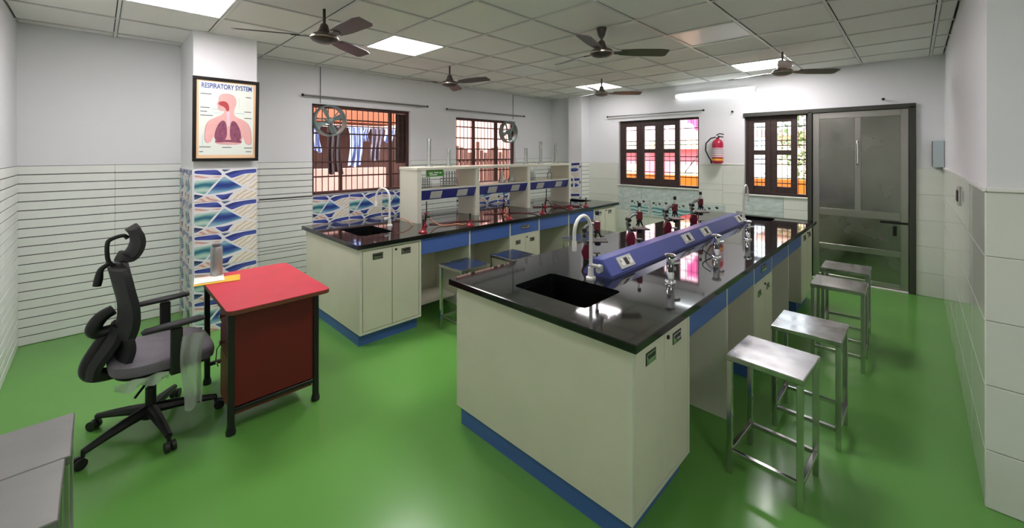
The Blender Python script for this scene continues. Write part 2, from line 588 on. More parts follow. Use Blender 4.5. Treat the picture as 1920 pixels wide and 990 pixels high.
# left wall ribbed tiles, printed tiles under windows
dz0, dz1 = .50, 1.10
dec3 = (W3[0], W3[1], dz0, dz1); dec4 = (W4[0], W4[1], dz0, dz1)
def bed(parent, axis, p0, p1, a0, a1, z0, z1, holes, m):
    rs = [(a0, a1, z0, z1)]
    for h in holes: rs = rsub(rs, h)
    mb = MB()
    for q in rs:
        if axis == 'x': mb.box(p0, p1, q[0], q[1], q[2], q[3])
        else: mb.box(q[0], q[1], p0, p1, q[2], q[3])
    return mb.build('grout_bed', m, parent, recalc=False)
M['groove'] = mat('dark_groove', '#4c524c', .8)
M['pale_grout'] = mat('pale_grout', '#aab0a6', .7)
bed(wall_left, 'x', XL, XL + .002, YF, YB, 0, LZ, [W3, W4, dec3, dec4, (CY0, CY1, 0, 3)], 'groove')
bed(wall_front, 'y', YF, YF + .002, XL, -3.4, 0, LZ, [], 'groove')
tile_field(wall_left, 'ribbed_tile', '+x', XL, YF, YB, 0, LZ, .6, .077, 'board', [W3, W4, dec3, dec4, (CY0, CY1, 0, 3)], gap=.0075, t=.011, agap=.0012)
tile_field(wall_front, 'ribbed_tile', '+y', YF, XL, -3.4, 0, LZ, .7, .077, 'board', [], gap=.0075, t=.011, agap=.0012)
pt_win = printed_tile('printed_tile', .47, .297)
for W in (W3, W4):
    for i in range(3):
        for j in range(2):
            inst('printed_tile', pt_win, wall_left, (XL, W[0] + .237 + i * .473, dz1 - .15 - j * .3), pi / 2)
pt_col = printed_tile('printed_tile', .497, .297)
pt_side = printed_tile('printed_tile', .395, .297)
for j in range(5):
    z = 1.50 - .15 - j * .3
    inst('printed_tile', pt_col, column, (CX1, (CY0 + CY1) / 2, z), pi / 2)
    for i in range(2):
        inst('printed_tile', pt_side, column, (CX0 + .21 + i * .4, CY0, z), 0)
pt_corner = printed_tile('printed_tile', .297, .297, [('p_navy', [(.1, .05), (.9, .0), (.9, .16), (.1, .22)]), ('p_sea', [(.15, .4), (.6, .3), (.85, .45), (.6, .6), (.2, .6)]), ('p_black', [(.02, .7), (.2, .64), (.22, .8), (.05, .84)]), ('p_cream', [(.35, .68), (.8, .66), (.85, .9), (.4, .95)]), ('p_black', [(.86, .2), (.98, .16), (.97, .34), (.88, .36)])])
for j in range(5):
    inst('printed_tile', pt_corner, corner, (-4.66, 6.45, 1.47 - .15 - j * .297), 0)
bed(corner, 'x', -4.51, -4.508, 6.45, YB, 0, 1.47, [], 'groove')
tile_field(corner, 'ribbed_tile', '+x', -4.51, 6.45, YB, 0, 1.47, .3, .077, 'board', gap=.0075, t=.011)

# back wall tiles
u1 = (W1[0], W1[1], .62, W1[2]); u2 = (W2[0], -1.30, .62, W2[2]); u0 = (W1[0] - .1, W1[1] - .1, 0, .62)
tile_field(wall_back, 'wall_tile', '-y', YB, XL, XR, 0, WZ, .6, .3, 'tile', [W1, W2, (D1[0], D1[1] + .005, 0, 3), u1, u2, (-4.81, -4.51, 0, 3)], off=.25)
tile_field(wall_back, 'marble_tile', '-y', YB, u1[0], u1[1], u1[2], u1[3] - .02, .45, .22, 'marble_tile')
tile_field(wall_back, 'marble_tile', '-y', YB, u2[0], u2[1], u2[2], u2[3] - .02, .5, .22, 'marble_tile')
# floral print tiles in the low row seen past the far end of the left bench
pt_flor = printed_tile('printed_tile', .395, .297, [('p_aqua', [(.05, .45), (.3, .3), (.55, .42), (.8, .3), (.97, .5), (.9, .85), (.5, .92), (.1, .85)]), ('p_black', [(.08, .18), (.2, .1), (.24, .2), (.14, .28)]), ('p_black', [(.4, .12), (.5, .2), (.46, .3), (.36, .22)]), ('p_black', [(.62, .1), (.74, .06), (.8, .18), (.7, .24)]), ('p_slate', [(.25, .2), (.33, .3), (.28, .36), (.22, .3)])], 'marble_tile')
for i in range(4):
    inst('printed_tile', pt_flor, wall_back, (-3.45 + i * .4, YB - .009, .70), 0)

bed(wall_back, 'y', YB - .002, YB, XL, XR, 0, WZ, [W1, W2, (D1[0], D1[1] + .005, 0, 3), (-4.81, -4.51, 0, 3)], 'pale_grout')
bed(wall_right, 'x', XR - .002, XR, YP, YB, 0, WZ, [], 'pale_grout')
bed(wall_pillar, 'y', YP - .002, YP, XR, XE, 0, WZ, [], 'pale_grout')
# right wall and pillar tiles
tile_field(wall_right, 'glossy_tile', '-x', XR, YP, YB - .009, 0, WZ, .6, .3, 'gloss_tile', gap=.0015, t=.006)
tile_field(wall_pillar, 'wall_tile', '-y', YP, XR - .006, XE, 0, WZ, .6, .3, 'tile', gap=.003)
trim = struct(B(XR - .014, XR, YP - .012, YB, WZ, WZ + .02, r=.003).build('trim_1', 'white_plastic'), 'thin white ledge over the glossy wall tiles')
trim2 = struct(B(XR, XE, YP - .014, YP, WZ, WZ + .02, r=.003).build('trim_2', 'white_plastic'), 'thin white ledge over the pillar tiles')
trim3 = struct(MB().box(W1[1] + .0, W2[0], YB - .014, YB, WZ, WZ + .018, r=.003).build('trim_3', 'white_plastic'), 'thin white ledge over the back wall tiles')

# ------------------------------------------------------------------ ceiling
ceil = struct(B(XL, XE, YF, YB, CZ + .05, CZ + .15).build('ceiling', 'slab'), 'suspended ceiling of square grey tiles')
GX = [-5.27 + .6 * k for k in range(12)]
GY = [-.498 + .608 * k for k in range(13)]
gx = [XL] + [g for g in GX if XL + .03 < g < XE - .02] + [XE]
gy = [YF] + [g for g in GY if YF + .03 < g < YB - .02] + [YB]
bar_x = MB(); 
for k, g in enumerate(gx[1:-1]):
    y1 = YB if g < XR else YP
    B(g - .009, g + .009, YF, y1, CZ - .003, CZ + .006).build('ceiling_bar', 'ceil_bar', ceil, recalc=False)
for g in gy[1:-1]:
    x1 = XR if g > YP else XE
    B(XL, x1, g - .009, g + .009, CZ - .002, CZ + .006).build('ceiling_bar', 'ceil_bar', ceil, recalc=False)
lit = {(-4.07, .11), (-4.07, 1.934), (-4.07, 5.582), (-1.67, 5.582), (-1.67, 1.934), (.73, .11)}
off = {(-4.07, 3.758), (-1.67, 3.758)}
def near(s, a, b):
    return any(abs(a - p) < .02 and abs(b - q) < .02 for p, q in s)
plab = {(-4.07, .11): 'lit square ceiling panel at the top edge, nearest the poster column',
        (-4.07, 1.934): 'lit square ceiling panel beside the brown fan, above the left bench',
        (-4.07, 5.582): 'lit square ceiling panel behind the farthest fan by the corner column',
        (-1.67, 5.582): 'lit square ceiling panel behind the grey fan near the door wall',
        (-1.67, 1.934): 'added out-of-view lit ceiling panel above the near end of the centre bench',  # out-of-view panel added for illumination, set on the visible grid
        (.73, .11): 'added out-of-view lit ceiling panel over the entry corner beside the camera',  # out-of-view panel added to brighten the pillar and right side
        (-4.07, 3.758): 'unlit pale square ceiling panel between two lit panels over the left bench',
        (-1.67, 3.758): 'unlit pale square ceiling panel over the centre bench'}
for i in range(len(gx) - 1):
    for j in range(len(gy) - 1):
        a0, a1, b0, b1 = gx[i], gx[i + 1], gy[j], gy[j + 1]
        if b0 > YP - .3 and a0 < XR < a1: a1 = XR
        if (a0 + a1) / 2 > XR and (b0 + b1) / 2 > YP: continue
        if near(lit, a0, b0) or near(off, a0, b0):
            key = min(plab, key=lambda p: abs(p[0] - a0) + abs(p[1] - b0))
            on = near(lit, a0, b0)
            cx, cy = (a0 + a1) / 2, (b0 + b1) / 2
            t = thing('ceiling_panel_light', plab[key], 'ceiling light', (cx, cy, CZ), 'square panel lights in the ceiling grid')
            hx, hy = .286, .290
            fr = MB()
            for q in ((-hx, hx, -hy, -hy + .012), (-hx, hx, hy - .012, hy), (-hx, -hx + .012, -hy + .012, hy - .012), (hx - .012, hx, -hy + .012, hy - .012)):
                fr.box(cx + q[0], cx + q[1], cy + q[2], cy + q[3], CZ - .003, CZ + .03)
            fr.build('frame', 'white_metal', t, recalc=False)
            B(cx - hx + .013, cx + hx - .013, cy - hy + .013, cy + hy - .013, CZ + .004, CZ + .02).build('diffuser', ('panel_dim' if key in ((-4.07, 5.582), (.73, .11)) else 'panel') if on else 'panel_off', t)
            continue
        w, h = a1 - a0 - .028, b1 - b0 - .028
        if w < .02 or h < .02: continue
        k = ('ct', round(w, 3), round(h, 3))
        if k not in _tm:
            _tm[k] = B(-w / 2, w / 2, -h / 2, h / 2, 0, .018, r=.002).mesh('ceiling_tile', 'ceil_tile')
        inst('ceiling_tile', _tm[k], ceil, ((a0 + a1) / 2, (b0 + b1) / 2, CZ + .006))

# tube light over the back windows
t = thing('tube_light', 'bright white tube light high on the door wall', 'tube light', (-2.22, YB, 2.57))
B(-2.82, -1.62, YB - .03, YB, 2.585, 2.625, r=.004).build('batten', 'white_metal', t)
for x in (-2.80, -1.64):
    B(x - .012, x + .012, YB - .075, YB - .03, 2.545, 2.605, r=.003).build('end_cap', 'white_plastic', t)
MB().cyl((-2.785, YB - .055, 2.567), (-1.655, YB - .055, 2.567), .015, n=12).build('tube', 'tube', t)

# ------------------------------------------------------------------ windows
def grille(parent, face, plane, a0, a1, z0, z1, na, zs, m='brown_iron', w=.010):
    for i in range(na):
        a = a0 + (i + .5) * (a1 - a0) / na
        if face == 'x': mb = MB().cyl((plane, a, z0), (plane, a, z1), w * .6, n=6)
        else: mb = MB().cyl((a, plane, z0), (a, plane, z1), w * .6, n=6)
        mb.build('bar', m, parent)
    for z in zs:
        if face == 'x': mb = B(plane - .003, plane + .003, a0, a1, z - w, z + w)
        else: mb = B(a0, a1, plane - .003, plane + .003, z - w, z + w)
        mb.build('cross_bar', m, parent)

def left_window(n, W, label, mull, shutter):
    w = sempty('window_%d' % n, label)
    x0, x1 = XL - .11, XL - .05
    fw = .04
    for nm, q in (('frame_rail', (W[0], W[1], W[2], W[2] + fw)), ('frame_rail', (W[0], W[1], W[3] - fw, W[3])),
              ('frame_stile', (W[0], W[0] + fw, W[2] + fw, W[3] - fw)), ('frame_stile', (W[1] - fw, W[1], W[2] + fw, W[3] - fw))):
        B(x0, x1, q[0], q[1], q[2], q[3], r=.004).build(nm, 'brown_iron', w)
    for y in mull:
        B(x0 + .005, x1 - .005, y - .022, y + .022, W[2] + fw, W[3] - fw, r=.003).build('mullion', 'brown_iron', w)
    grille(w, 'x', (x0 + x1) / 2 - .01, W[0] + fw, W[1] - fw, W[2] + fw, W[3] - fw, 17, [W[2] + fw + .19 * k for k in range(1, 6)])
    if shutter:
        B(x1 + .002, x1 + .03, shutter[0], shutter[1], W[2] + fw, W[3] - .005, r=.004).build('shutter', 'wood', w)
    return w
w3 = left_window(1, W3, 'left wall window with brown iron grille and laundry behind it', [3.02], None)
B(XL - .13, XL - .115, 3.14, 3.30, 1.5, 2.24, r=.003).build('shutter', 'wood', w3)
B(XL - .10, XL - .055, 2.27, 2.31, W3[2] + .04, 1.45, r=.003).build('short_post', 'brown_iron', w3)
w4 = left_window(2, W4, 'left wall window behind the reagent rack with brown iron grille', [4.62, 5.15], None)

def casement(parent, x0, x1, z0, z1, y, m='wood'):
    c = MB().box(x0, x0 + .075, y, y + .035, z0, z1, r=.003).build('casement', m, parent)
    mb = MB()
    B(x1 - .075, x1, y, y + .035, z0, z1, r=.003).build('stile', m, c)
    zm = z0 + (z1 - z0) * .53
    for a, b in ((z0, z0 + .09), (zm - .035, zm + .035), (z1 - .075, z1)):
        B(x0 + .075, x1 - .075, y, y + .035, a, b, r=.003).build('rail', m, c)
    for a, b in ((z0 + .09, zm - .035), (zm + .035, z1 - .075)):
        B(x0 + .075, x1 - .075, y + .014, y + .019, a, b).build('pane', 'pane', c)
    return c
def back_window(n, W, label, cas, barn):
    w = sempty('window_%d' % n, label)
    y = YB + .05
    fw = .035
    for nm, q in (('frame_rail', (W[0], W[1], W[2], W[2] + fw)), ('frame_rail', (W[0], W[1], W[3] - fw, W[3])),
              ('frame_stile', (W[0], W[0] + fw, W[2] + fw, W[3] - fw)), ('frame_stile', (W[1] - fw, W[1], W[2] + fw, W[3] - fw))):
        B(q[0], q[1], y, y + .06, q[2], q[3], r=.003).build(nm, 'wood', w)
    for a, b in cas:
        casement(w, a, b, W[2] + fw, W[3] - fw, y + .005)
    zs = []
    for k in range(4):
        zs += [W[2] + .17 + k * .27, W[2] + .24 + k * .27]
    grille(w, 'y', y + .085, W[0] + fw, W[1] - fw, W[2] + fw, W[3] - fw, barn, zs[:7], 'dark_metal', .007)
    B(W[0] - .02, W[1] + .005, YB - .025, YB + .05, W[2] - .02, W[2], r=.004).build('sill', 'white_plastic', w)
    return w
w1 = back_window(3, W1, 'wide dark wood window beside the corner column on the door wall', [(-3.825, -3.47), (-3.47, -3.12), (-3.12, -2.77)], 15)
MB().cyl((-2.72, YB + .15, 1.33), (-2.46, YB + .15, 1.68), .010, n=8).build('stay_rod', 'white_plastic', w1)
back_window(4, W2, 'dark wood double window next to the steel door', [(-1.755, -1.465), (-1.465, -1.15)], 11)

# ------------------------------------------------------------------ door
d = sempty('door_1', 'stainless steel sheet door in a dark frame')
FW = .045
for nm, q in (('jamb', (D1[0] - .0, D1[0] + FW, 0, D1[3])), ('jamb', (D1[1] - FW, D1[1] + .012, 0, D1[3])), ('lintel', (W2[0] - .01, D1[1] + .012, D1[3] - .02, D1[3] + .035))):
    B(q[0], q[1], YB - .03, YB + .06, q[2], q[3], r=.004).build(nm, 'dark_frame', d)
dx0, dx1 = D1[0] + FW + .004, D1[1] - FW - .004
xm = (dx0 + dx1) / 2
yd = YB + .01
B(D1[0], D1[1], yd + .0355, yd + .045, 0, D1[3]).build('light_block_sheet', 'dark_frame', d)  # added dark sheet, stops outside light showing round the door leaf
for x0, x1, z0, z1 in ((dx0 + .07, xm - .03, .93, 2.1), (xm + .03, dx1 - .07, .93, 2.1), (dx0 + .07, dx1 - .07, .47, .84), (dx0 + .07, dx1 - .07, .07, .40)):
    B(x0, x1, yd + .012, yd + .02, z0, z1).build('sheet_panel', 'door_steel', d)
for x0, x1, z0, z1 in ((dx0, dx0 + .07, .02, 2.178), (dx1 - .07, dx1, .02, 2.178), (xm - .03, xm + .03, .93, 2.1)):
    B(x0, x1, yd, yd + .035, z0, z1, r=.003).build('stile', 'door_rail', d)
for z0, z1 in ((2.1, 2.178), (.84, .93), (.40, .47), (.02, .07)):
    B(dx0 + .07, dx1 - .07, yd, yd + .035, z0, z1, r=.003).build('rail', 'door_rail', d)
h = MB().tube([(xm, yd, 1.5), (xm, yd - .04, 1.52), (xm, yd - .04, 1.78), (xm, yd, 1.80)], .012, 10).build('pull_handle', 'chrome', d)
B(-.30, -.055, yd - .022, yd, .80, .825, r=.003).build('latch_bolt', 'dark_metal', d)
MB().cyl((-.17, yd - .02, .77), (-.17, yd - .03, .66), .018, n=10).build('padlock', 'dark_metal', d)
B(D1[0] + .05, D1[1] - .05, YB - .04, YB + .1, 0, .012, r=.002).build('threshold', 'white_plastic', d)

# ------------------------------------------------------------------ outside
struct(B(-14, 14, -6, 22, -.25, -.12).build('ground', 'ground'), 'pale concrete ground outside the windows')
# beyond the left windows
tag(B(-7.7, -7.5, -1.0, 4.75, -.12, 2.16).build('board_wall', 'brown_wall'), 'dark brown boarded wall behind the hanging laundry', 'wall')
t = thing('sheet_roof', 'rust coloured sheet roof edge above the boarded wall', 'roof', (-7.2, 2, 2.2))
B(-7.55, -6.9, -1.0, 3.95, 2.18, 3.3).build('sheet', 'rust_wall', t)
tag(B(-6.75, -6.62, -1.0, 3.55, -.12, 1.40).build('garden_wall', 'rose_wall'), 'low pale rose wall below the hanging laundry', 'wall')
tag(B(-8.6, -8.4, 3.4, 12, -.12, 4.2).build('house_wall', 'rose_wall'), 'pale rose house wall seen through the second left window', 'wall')
fen = thing('slat_fence', 'brown upright slat fence behind the second left window', 'fence', (-6.9, 5.9, -.12))
for k in range(26):
    y = 4.5 + k * .115
    z = 1.72 + .06 * math.sin(k * 1.7) + (.12 if k % 5 == 2 else 0)
    B(-6.93, -6.90, y, y + .085, -.12, z, r=.004).build('slat', 'brown_wall', fen)
for z in (.6, 1.45):
    B(-6.96, -6.93, 4.4, 7.6, z, z + .07).build('rail', 'brown_wall', fen)
def clothes_line(label, p0, p1):
    t = thing('clothes_line', label, 'clothes line', (p0[0], p0[1], -.12))
    MB().cyl(p0, p1, .004, n=6).build('line', 'white_plastic', t)
    for p in (p0, p1):
        MB().cyl((p[0], p[1], -.12), (p[0], p[1], p[2] + .03), .02, n=8).build('post', 'brown_iron', t)
clothes_line('thin clothes line stretched outside the laundry window', (-6.1, .9, 2.04), (-6.1, 4.4, 2.04))
clothes_line('thin clothes line stretched outside the wide back window', (-4.85, 8.0, 2.49), (-2.5, 8.0, 2.49))
def garment(name, y0, w, z1, h, m, label, taper=.75, ph=0.):
    vs = []; fs = []
    nu, nv = 13, 12
    for s_ in (0, 1):
        for j in range(nv):
            v = j / (nv - 1)
            ww = w * (1 if v < .12 else (taper + (1 - taper) * abs(v - .55)))
            for i in range(nu):
                u = i / (nu - 1) - .5
                x = -6.1 + .028 * math.sin(u * 17 + ph + v * 2) * (.3 + v) + (.006 if s_ else -.006)
                vs.append((x, y0 + u * ww + .02 * math.sin(v * 4 + ph), z1 - v * h - .02 * math.cos(u * 9 + ph) * v))
    def ix(s_, j, i): return s_ * nu * nv + j * nu + i
    for s_ in (0, 1):
        for j in range(nv - 1):
            for i in range(nu - 1):
                fs.append([ix(s_, j, i), ix(s_, j, i + 1), ix(s_, j + 1, i + 1), ix(s_, j + 1, i)])
    for j in range(nv - 1):
        for i in (0, nu - 1):
            fs.append([ix(0, j, i), ix(0, j + 1, i), ix(1, j + 1, i), ix(1, j, i)])
    for i in range(nu - 1):
        for j in (0, nv - 1):
            fs.append([ix(0, j, i), ix(0, j, i + 1), ix(1, j, i + 1), ix(1, j, i)])
    return tag(MB().add(vs, fs, 0, True).build(name, m), label, 'clothing', 'laundry on the line')
garment('hanging_shirt', 2.77, .22, 2.05, .60, 'shirt_blue', 'long pale blue shirt hanging in the middle of the line', .85, 0)
garment('hanging_shirt', 3.11, .20, 2.05, .52, 'shirt_grey', 'grey shirt hanging right of the long blue shirt', .85, 1.3)
garment('hanging_cloth', 2.945, .10, 2.05, .20, 'shirt_blue', 'short pale blue cloth between the blue and grey shirts', 1, 2.1)
garment('hanging_cloth', 3.33, .16, 2.05, .22, 'shirt_blue', 'short pale blue cloth at the right end of the line', 1, .6)
garment('hanging_cloth', 2.15, .20, 2.05, .38, 'shirt_blue', 'pale blue cloth hanging below the exhaust fan', 1, 3.0)
garment('hanging_trousers', 2.46, .24, 2.05, .70, 'shirt_dark', 'dark trousers hanging left of the long blue shirt', .8, 2.6)
# beyond the back windows
tag(B(-9, 3.5, 8.2, 8.35, -.12, 1.20).build('boundary_wall', 'orange_wall'), 'low orange boundary wall outside the back windows', 'wall')
hs = thing('pink_house', 'pink plastered house outside the wide back window', 'house', (-5, 10.2, -.12))
B(-9.5, -3.6, 10.2, 12, -.12, 1.75).build('wall', 'pink_wall', hs)
B(-9.5, -4.25, 10.6, 12, 1.95, 4.2).build('upper_wall', 'pale_pink', hs)
B(-9.7, -3.5, 9.95, 12.2, 1.75, 1.95).build('roof_slab', 'cream_wall', hs)
for k in range(3):
    B(-7.6 + k * 1.6, -6.9 + k * 1.6, 10.17, 10.25, .6, 1.35, r=.01).build('window', 'cream_wall', hs)
h2 = thing('cream_house', 'cream plastered house outside the window by the door', 'house', (-1.5, 11, -.12))
B(-2.55, 1.5, 11.2, 14, -.12, 2.05).build('wall', 'cream_wall', h2)
B(-2.7, 1.7, 10.95, 14.2, 2.05, 2.2).build('roof_slab', 'rose_wall', h2)
def cloth_panel(name, m, x0, x1, y, z0, z1, label):
    vs = []; fs = []; nu = 14
    for s_ in (0, .012):
        for z in (z1, (z0 + z1) / 2, z0):
            for i in range(nu):
                u = i / (nu - 1)
                vs.append((x0 + (x1 - x0) * u, y + s_ + .05 * math.sin(u * 15 + z), z + .08 * math.sin(u * 7) * (1 if z < z1 else 0)))
    for s_ in (0, 1):
        for j in (0, 1):
            for i in range(nu - 1):
                o = s_ * 3 * nu + j * nu + i
                fs.append([o, o + 1, o + nu + 1, o + nu])
    return tag(MB().add(vs, fs, 0, True).build(name, m), label, 'cloth')
cloth_panel('hanging_cloth', 'magenta_cloth', -3.15, -2.85, 8.0, 2.15, 2.495, 'magenta cloth hanging outside the open part of the wide window')
tr = thing('tree', 'leafy tree outside the window by the door', 'tree', (-1.5, 9.0, -.12))
MB().tube([(-1.35, 9.1, -.12), (-1.37, 9.1, .9), (-1.3, 9.05, 1.8), (-1.42, 9.0, 2.6)], [.06, .05, .035, .02], 8).build('trunk', 'bark', tr)
lv = MB()
for k in range(900):
    c = Vector((-1.30 + random.gauss(0, .26), 9.05 + random.gauss(0, .25), 1.75 + random.gauss(0, .45)))
    a = Vector((random.gauss(0, 1), random.gauss(0, 1), random.gauss(0, 1))).normalized()
    b = a.cross(Vector((random.gauss(0, 1), random.gauss(0, 1), random.gauss(0, 1)))).normalized()
    L = .045
    lv.add([c - a * L, c + b * L * .45, c + a * L, c - b * L * .45], [(0, 1, 2, 3)])
lo = lv.build('foliage', 'leaf', tr, recalc=False); lo['kind'] = 'stuff'

# ------------------------------------------------------------------ benches
def counter_top(name, label, x0, x1, y0, y1, sinks):
    z0, z1, c = .84, .88, .004
    mb = MB()
    X0, X1, Y0, Y1 = x0 + c, x1 - c, y0 + c, y1 - c
    segs = []; y = Y0
    for s in sorted(sinks, key=lambda q: q[2]):
        a = s[2] - .1; b = s[3] + .05
        if a < Y0 + .02: a = Y0
        if b > Y1 - .02: b = Y1
        if a > y + 1e-4: segs.append((y, a, None))
        segs.append((max(y, a), b, s)); y = b
    if y < Y1 - 1e-4: segs.append((y, Y1, None))
    for a, b, s in segs:
        if s is None:
            mb.add([(X0, a, z1), (X1, a, z1), (X1, b, z1), (X0, b, z1)], [(0, 1, 2, 3)])
            mb.add([(X0, a, z0), (X1, a, z0), (X1, b, z0), (X0, b, z0)], [(3, 2, 1, 0)])
            continue
        sx0, sx1, sy0, sy1 = s
        r = .035
        inner = []; outer = []
        for (cx, cy, a0, ox, oy) in ((sx1 - r, sy1 - r, 0, X1, b), (sx0 + r, sy1 - r, 90, X0, b), (sx0 + r, sy0 + r, 180, X0, a), (sx1 - r, sy0 + r, 270, X1, a)):
            for k in range(5):
                t = math.radians(a0 + 22.5 * k)
                p = (cx + r * math.cos(t), cy + r * math.sin(t)); inner.append(p)
                if k == 0: outer.append((ox, p[1]) if a0 in (0, 180) else (p[0], oy))
                elif k == 4: outer.append((p[0], oy) if a0 in (0, 180) else (ox, p[1]))
                else: outer.append((ox, oy))
        n = len(inner)
        for zz, fl_ in ((z1, False), (z0, True)):
            vs = [(p[0], p[1], zz) for p in inner + outer]; fs = []
            for i in range(n):
                j = (i + 1) % n
                q = [i, n + i, n + j, j] if outer[i] != outer[j] else [i, n + i, j]
                fs.append(q[::-1] if fl_ else q)
            mb.add(vs, fs)
        vs = [(p[0], p[1], zz) for zz in (z1, z0) for p in inner]
        mb.add(vs, [[i, (i + 1) % n, n + (i + 1) % n, n + i] for i in range(n)], 1)
    def ring(i, z): return [(x0 + i, y0 + i, z), (x1 - i, y0 + i, z), (x1 - i, y1 - i, z), (x0 + i, y1 - i, z)]
    R = ring(c, z1) + ring(0, z1 - c) + ring(0, z0 + c) + ring(c, z0)
    for k in range(3):
        mb.add(R, [[k * 4 + i, k * 4 + (i + 1) % 4, k * 4 + 4 + (i + 1) % 4, k * 4 + 4 + i] for i in range(4)], 1)
    me = mb.mesh(name, ['granite', 'granite_edge'], recalc=False)
    bm = bmesh.new(); bm.from_mesh(me)
    bmesh.ops.remove_doubles(bm, verts=bm.verts, dist=1e-5)
    bmesh.ops.dissolve_degenerate(bm, dist=1e-6, edges=bm.edges)
    for f in bm.faces:
        f.normal_update()
        if abs(f.normal.z) > .9:
            up = f.calc_center_median().z > .86
            if (f.normal.z > 0) != up: f.normal_flip()
    bm.to_mesh(me); bm.free()
    o = bpy.data.objects.new(name, me); COL.objects.link(o)
    return tag(o, label, 'worktop')

def sink(label, s):
    t = thing('sink', label, 'sink', ((s[0] + s[1]) / 2, (s[2] + s[3]) / 2, .64), 'black sinks set in the worktops')
    sx0, sx1, sy0, sy1 = s
    def rr(i, z):
        r = .035; out = []
        for (cx, cy, a0) in ((sx1 - r, sy1 - r, 0), (sx0 + r, sy1 - r, 90), (sx0 + r, sy0 + r, 180), (sx1 - r, sy0 + r, 270)):
            for k in range(5):
                q = math.radians(a0 + 22.5 * k)
                out.append((cx + (r - i) * math.cos(q), cy + (r - i) * math.sin(q), z))
        return out
    loops = [rr(-.012, .839), rr(.001, .839), rr(.003, .70), rr(.02, .665), rr(.02, .655), rr(-.012, .655)]
    vs = sum(loops, []); n = 20; fs = []
    for k in range(5):
        for i in range(n):
            fs.append([k * n + i, k * n + (i + 1) % n, k * n + n + (i + 1) % n, k * n + n + i])
    fs.append([3 * n + i for i in range(n)])
    MB().add(vs, fs).build('basin', 'sink', t, recalc=False)
    cx, cy = (sx0 + sx1) / 2, (sy0 + sy1) / 2
    MB().lathe([(.0001, .667), (.03, .668), (.035, .666)], (cx, cy, 0), 16).build('drain', 'dark_metal', t, recalc=False)
    return t

def handle(parent, x, y, z, w=.095, h=.055):
    hd = MB()
    hd.box(x, x + .002, y - w / 2, y + w / 2, z - h / 2, z + h / 2, 1)
    hd.box(x + .002, x + .005, y - w / 2 + .005, y + w / 2 - .005, z - h / 2 + .005, z + h / 2 - .005, 0)
    hd.box(x + .005, x + .0056, y - w / 2 + .014, y + w / 2 - .014, z - h / 2 + .014, z + h / 2 - .012, 1)
    hd.box(x + .0056, x + .009, y - w / 2 + .014, y + w / 2 - .014, z - h / 2 + .012, z + .002, 0)
    return hd.build('handle', ['chrome', 'slot'], parent, recalc=False)

def end_cabinet(label, x0, x1, y0, y1, xd=None):
    """sink cabinet across the bench end; doors on the +x side"""
    t = thing('sink_cabinet', label, 'cabinet', ((x0 + x1) / 2, (y0 + y1) / 2, 0), 'sink cabinets at the bench ends')
    B(x0, x1 - .02, y0, y1, .105, .655).build('body', 'cream', t)
    B(x0, x1 - .02, y0, y0 + .02, .655, .838).build('end_panel', 'cream', t)
    B(x0, x1 - .02, y1 - .02, y1, .655, .838).build('end_panel', 'cream', t)
    B(x0, x0 + .02, y0 + .02, y1 - .02, .655, .838).build('back_panel', 'cream', t)
    # face frame
    ff = MB()
    ff.box(x1 - .02, x1, y0, y0 + .022, .105, .838).box(x1 - .02, x1, y1 - .022, y1, .105, .838)
    ff.box(x1 - .02, x1, y0 + .022, y1 - .022, .105, .127).box(x1 - .02, x1, y0 + .022, y1 - .022, .818, .838)
    ff.build('face_frame', 'cream_edge', t, recalc=False)
    B(x1 - .019, x1 - .012, y0 + .022, y1 - .022, .127, .818).build('recess', 'gap', t)
    ym = (y0 + y1) / 2
    for a, b, hy in ((y0 + .026, ym - .002, .5), (ym + .002, y1 - .026, .5)):
        dr = B(x1 - .012, x1 + .001, a, b, .131, .814, r=.002).build('door', 'cream', t)
        handle(dr, x1 + .001, a + (b - a) * hy, .755)
    MB().cyl((x1, ym + .035, .785), (x1 + .008, ym + .035, .785), .010, n=10).build('lock', 'dark_metal', t)
    B(x0 + .03, x1 - .045, y0 + .012, y1 - .02, 0, .105).build('plinth', 'plinth', t)
    return t

def drawer_cabinet(label, x0, x1, y0, y1):
    t = thing('drawer_cabinet', label, 'cabinet', ((x0 + x1) / 2, (y0 + y1) / 2, 0), 'drawer cabinets in the middle of the benches')
    B(x0, x1 - .02, y0, y1, .105, .838).build('body', 'cream', t)
    ff = MB()
    ff.box(x1 - .02, x1, y0, y0 + .018, .105, .838).box(x1 - .02, x1, y1 - .018, y1, .105, .838)
    ff.box(x1 - .02, x1, y0 + .018, y1 - .018, .105, .125).box(x1 - .02, x1, y0 + .018, y1 - .018, .675, .690)
    ff.build('face_frame', 'cream_edge', t, recalc=False)
    B(x1 - .0195, x1 - .012, y0 + .018, y1 - .018, .125, .675).build('recess', 'gap', t)
    dw = B(x1 - .018, x1 + .001, y0 + .02, y1 - .02, .692, .836, r=.002).build('drawer', 'blue', t)
    handle(dw, x1 + .001, (y0 + y1) / 2, .765, .14, .05)
    ym = (y0 + y1) / 2
    for a, b in ((y0 + .021, ym - .002), (ym + .002, y1 - .021)):
        dr = B(x1 - .012, x1 + .001, a, b, .128, .672, r=.002).build('door', 'cream', t)
        handle(dr, x1 + .001, (a + b) / 2, .60, .08, .045)
    MB().cyl((x1, ym + .03, .64), (x1 + .008, ym + .03, .64), .009, n=10).build('lock', 'dark_metal', t)
    B(x0 + .03, x1 - .045, y0 + .012, y1 - .012, 0, .105).build('plinth', 'plinth', t)
    return t

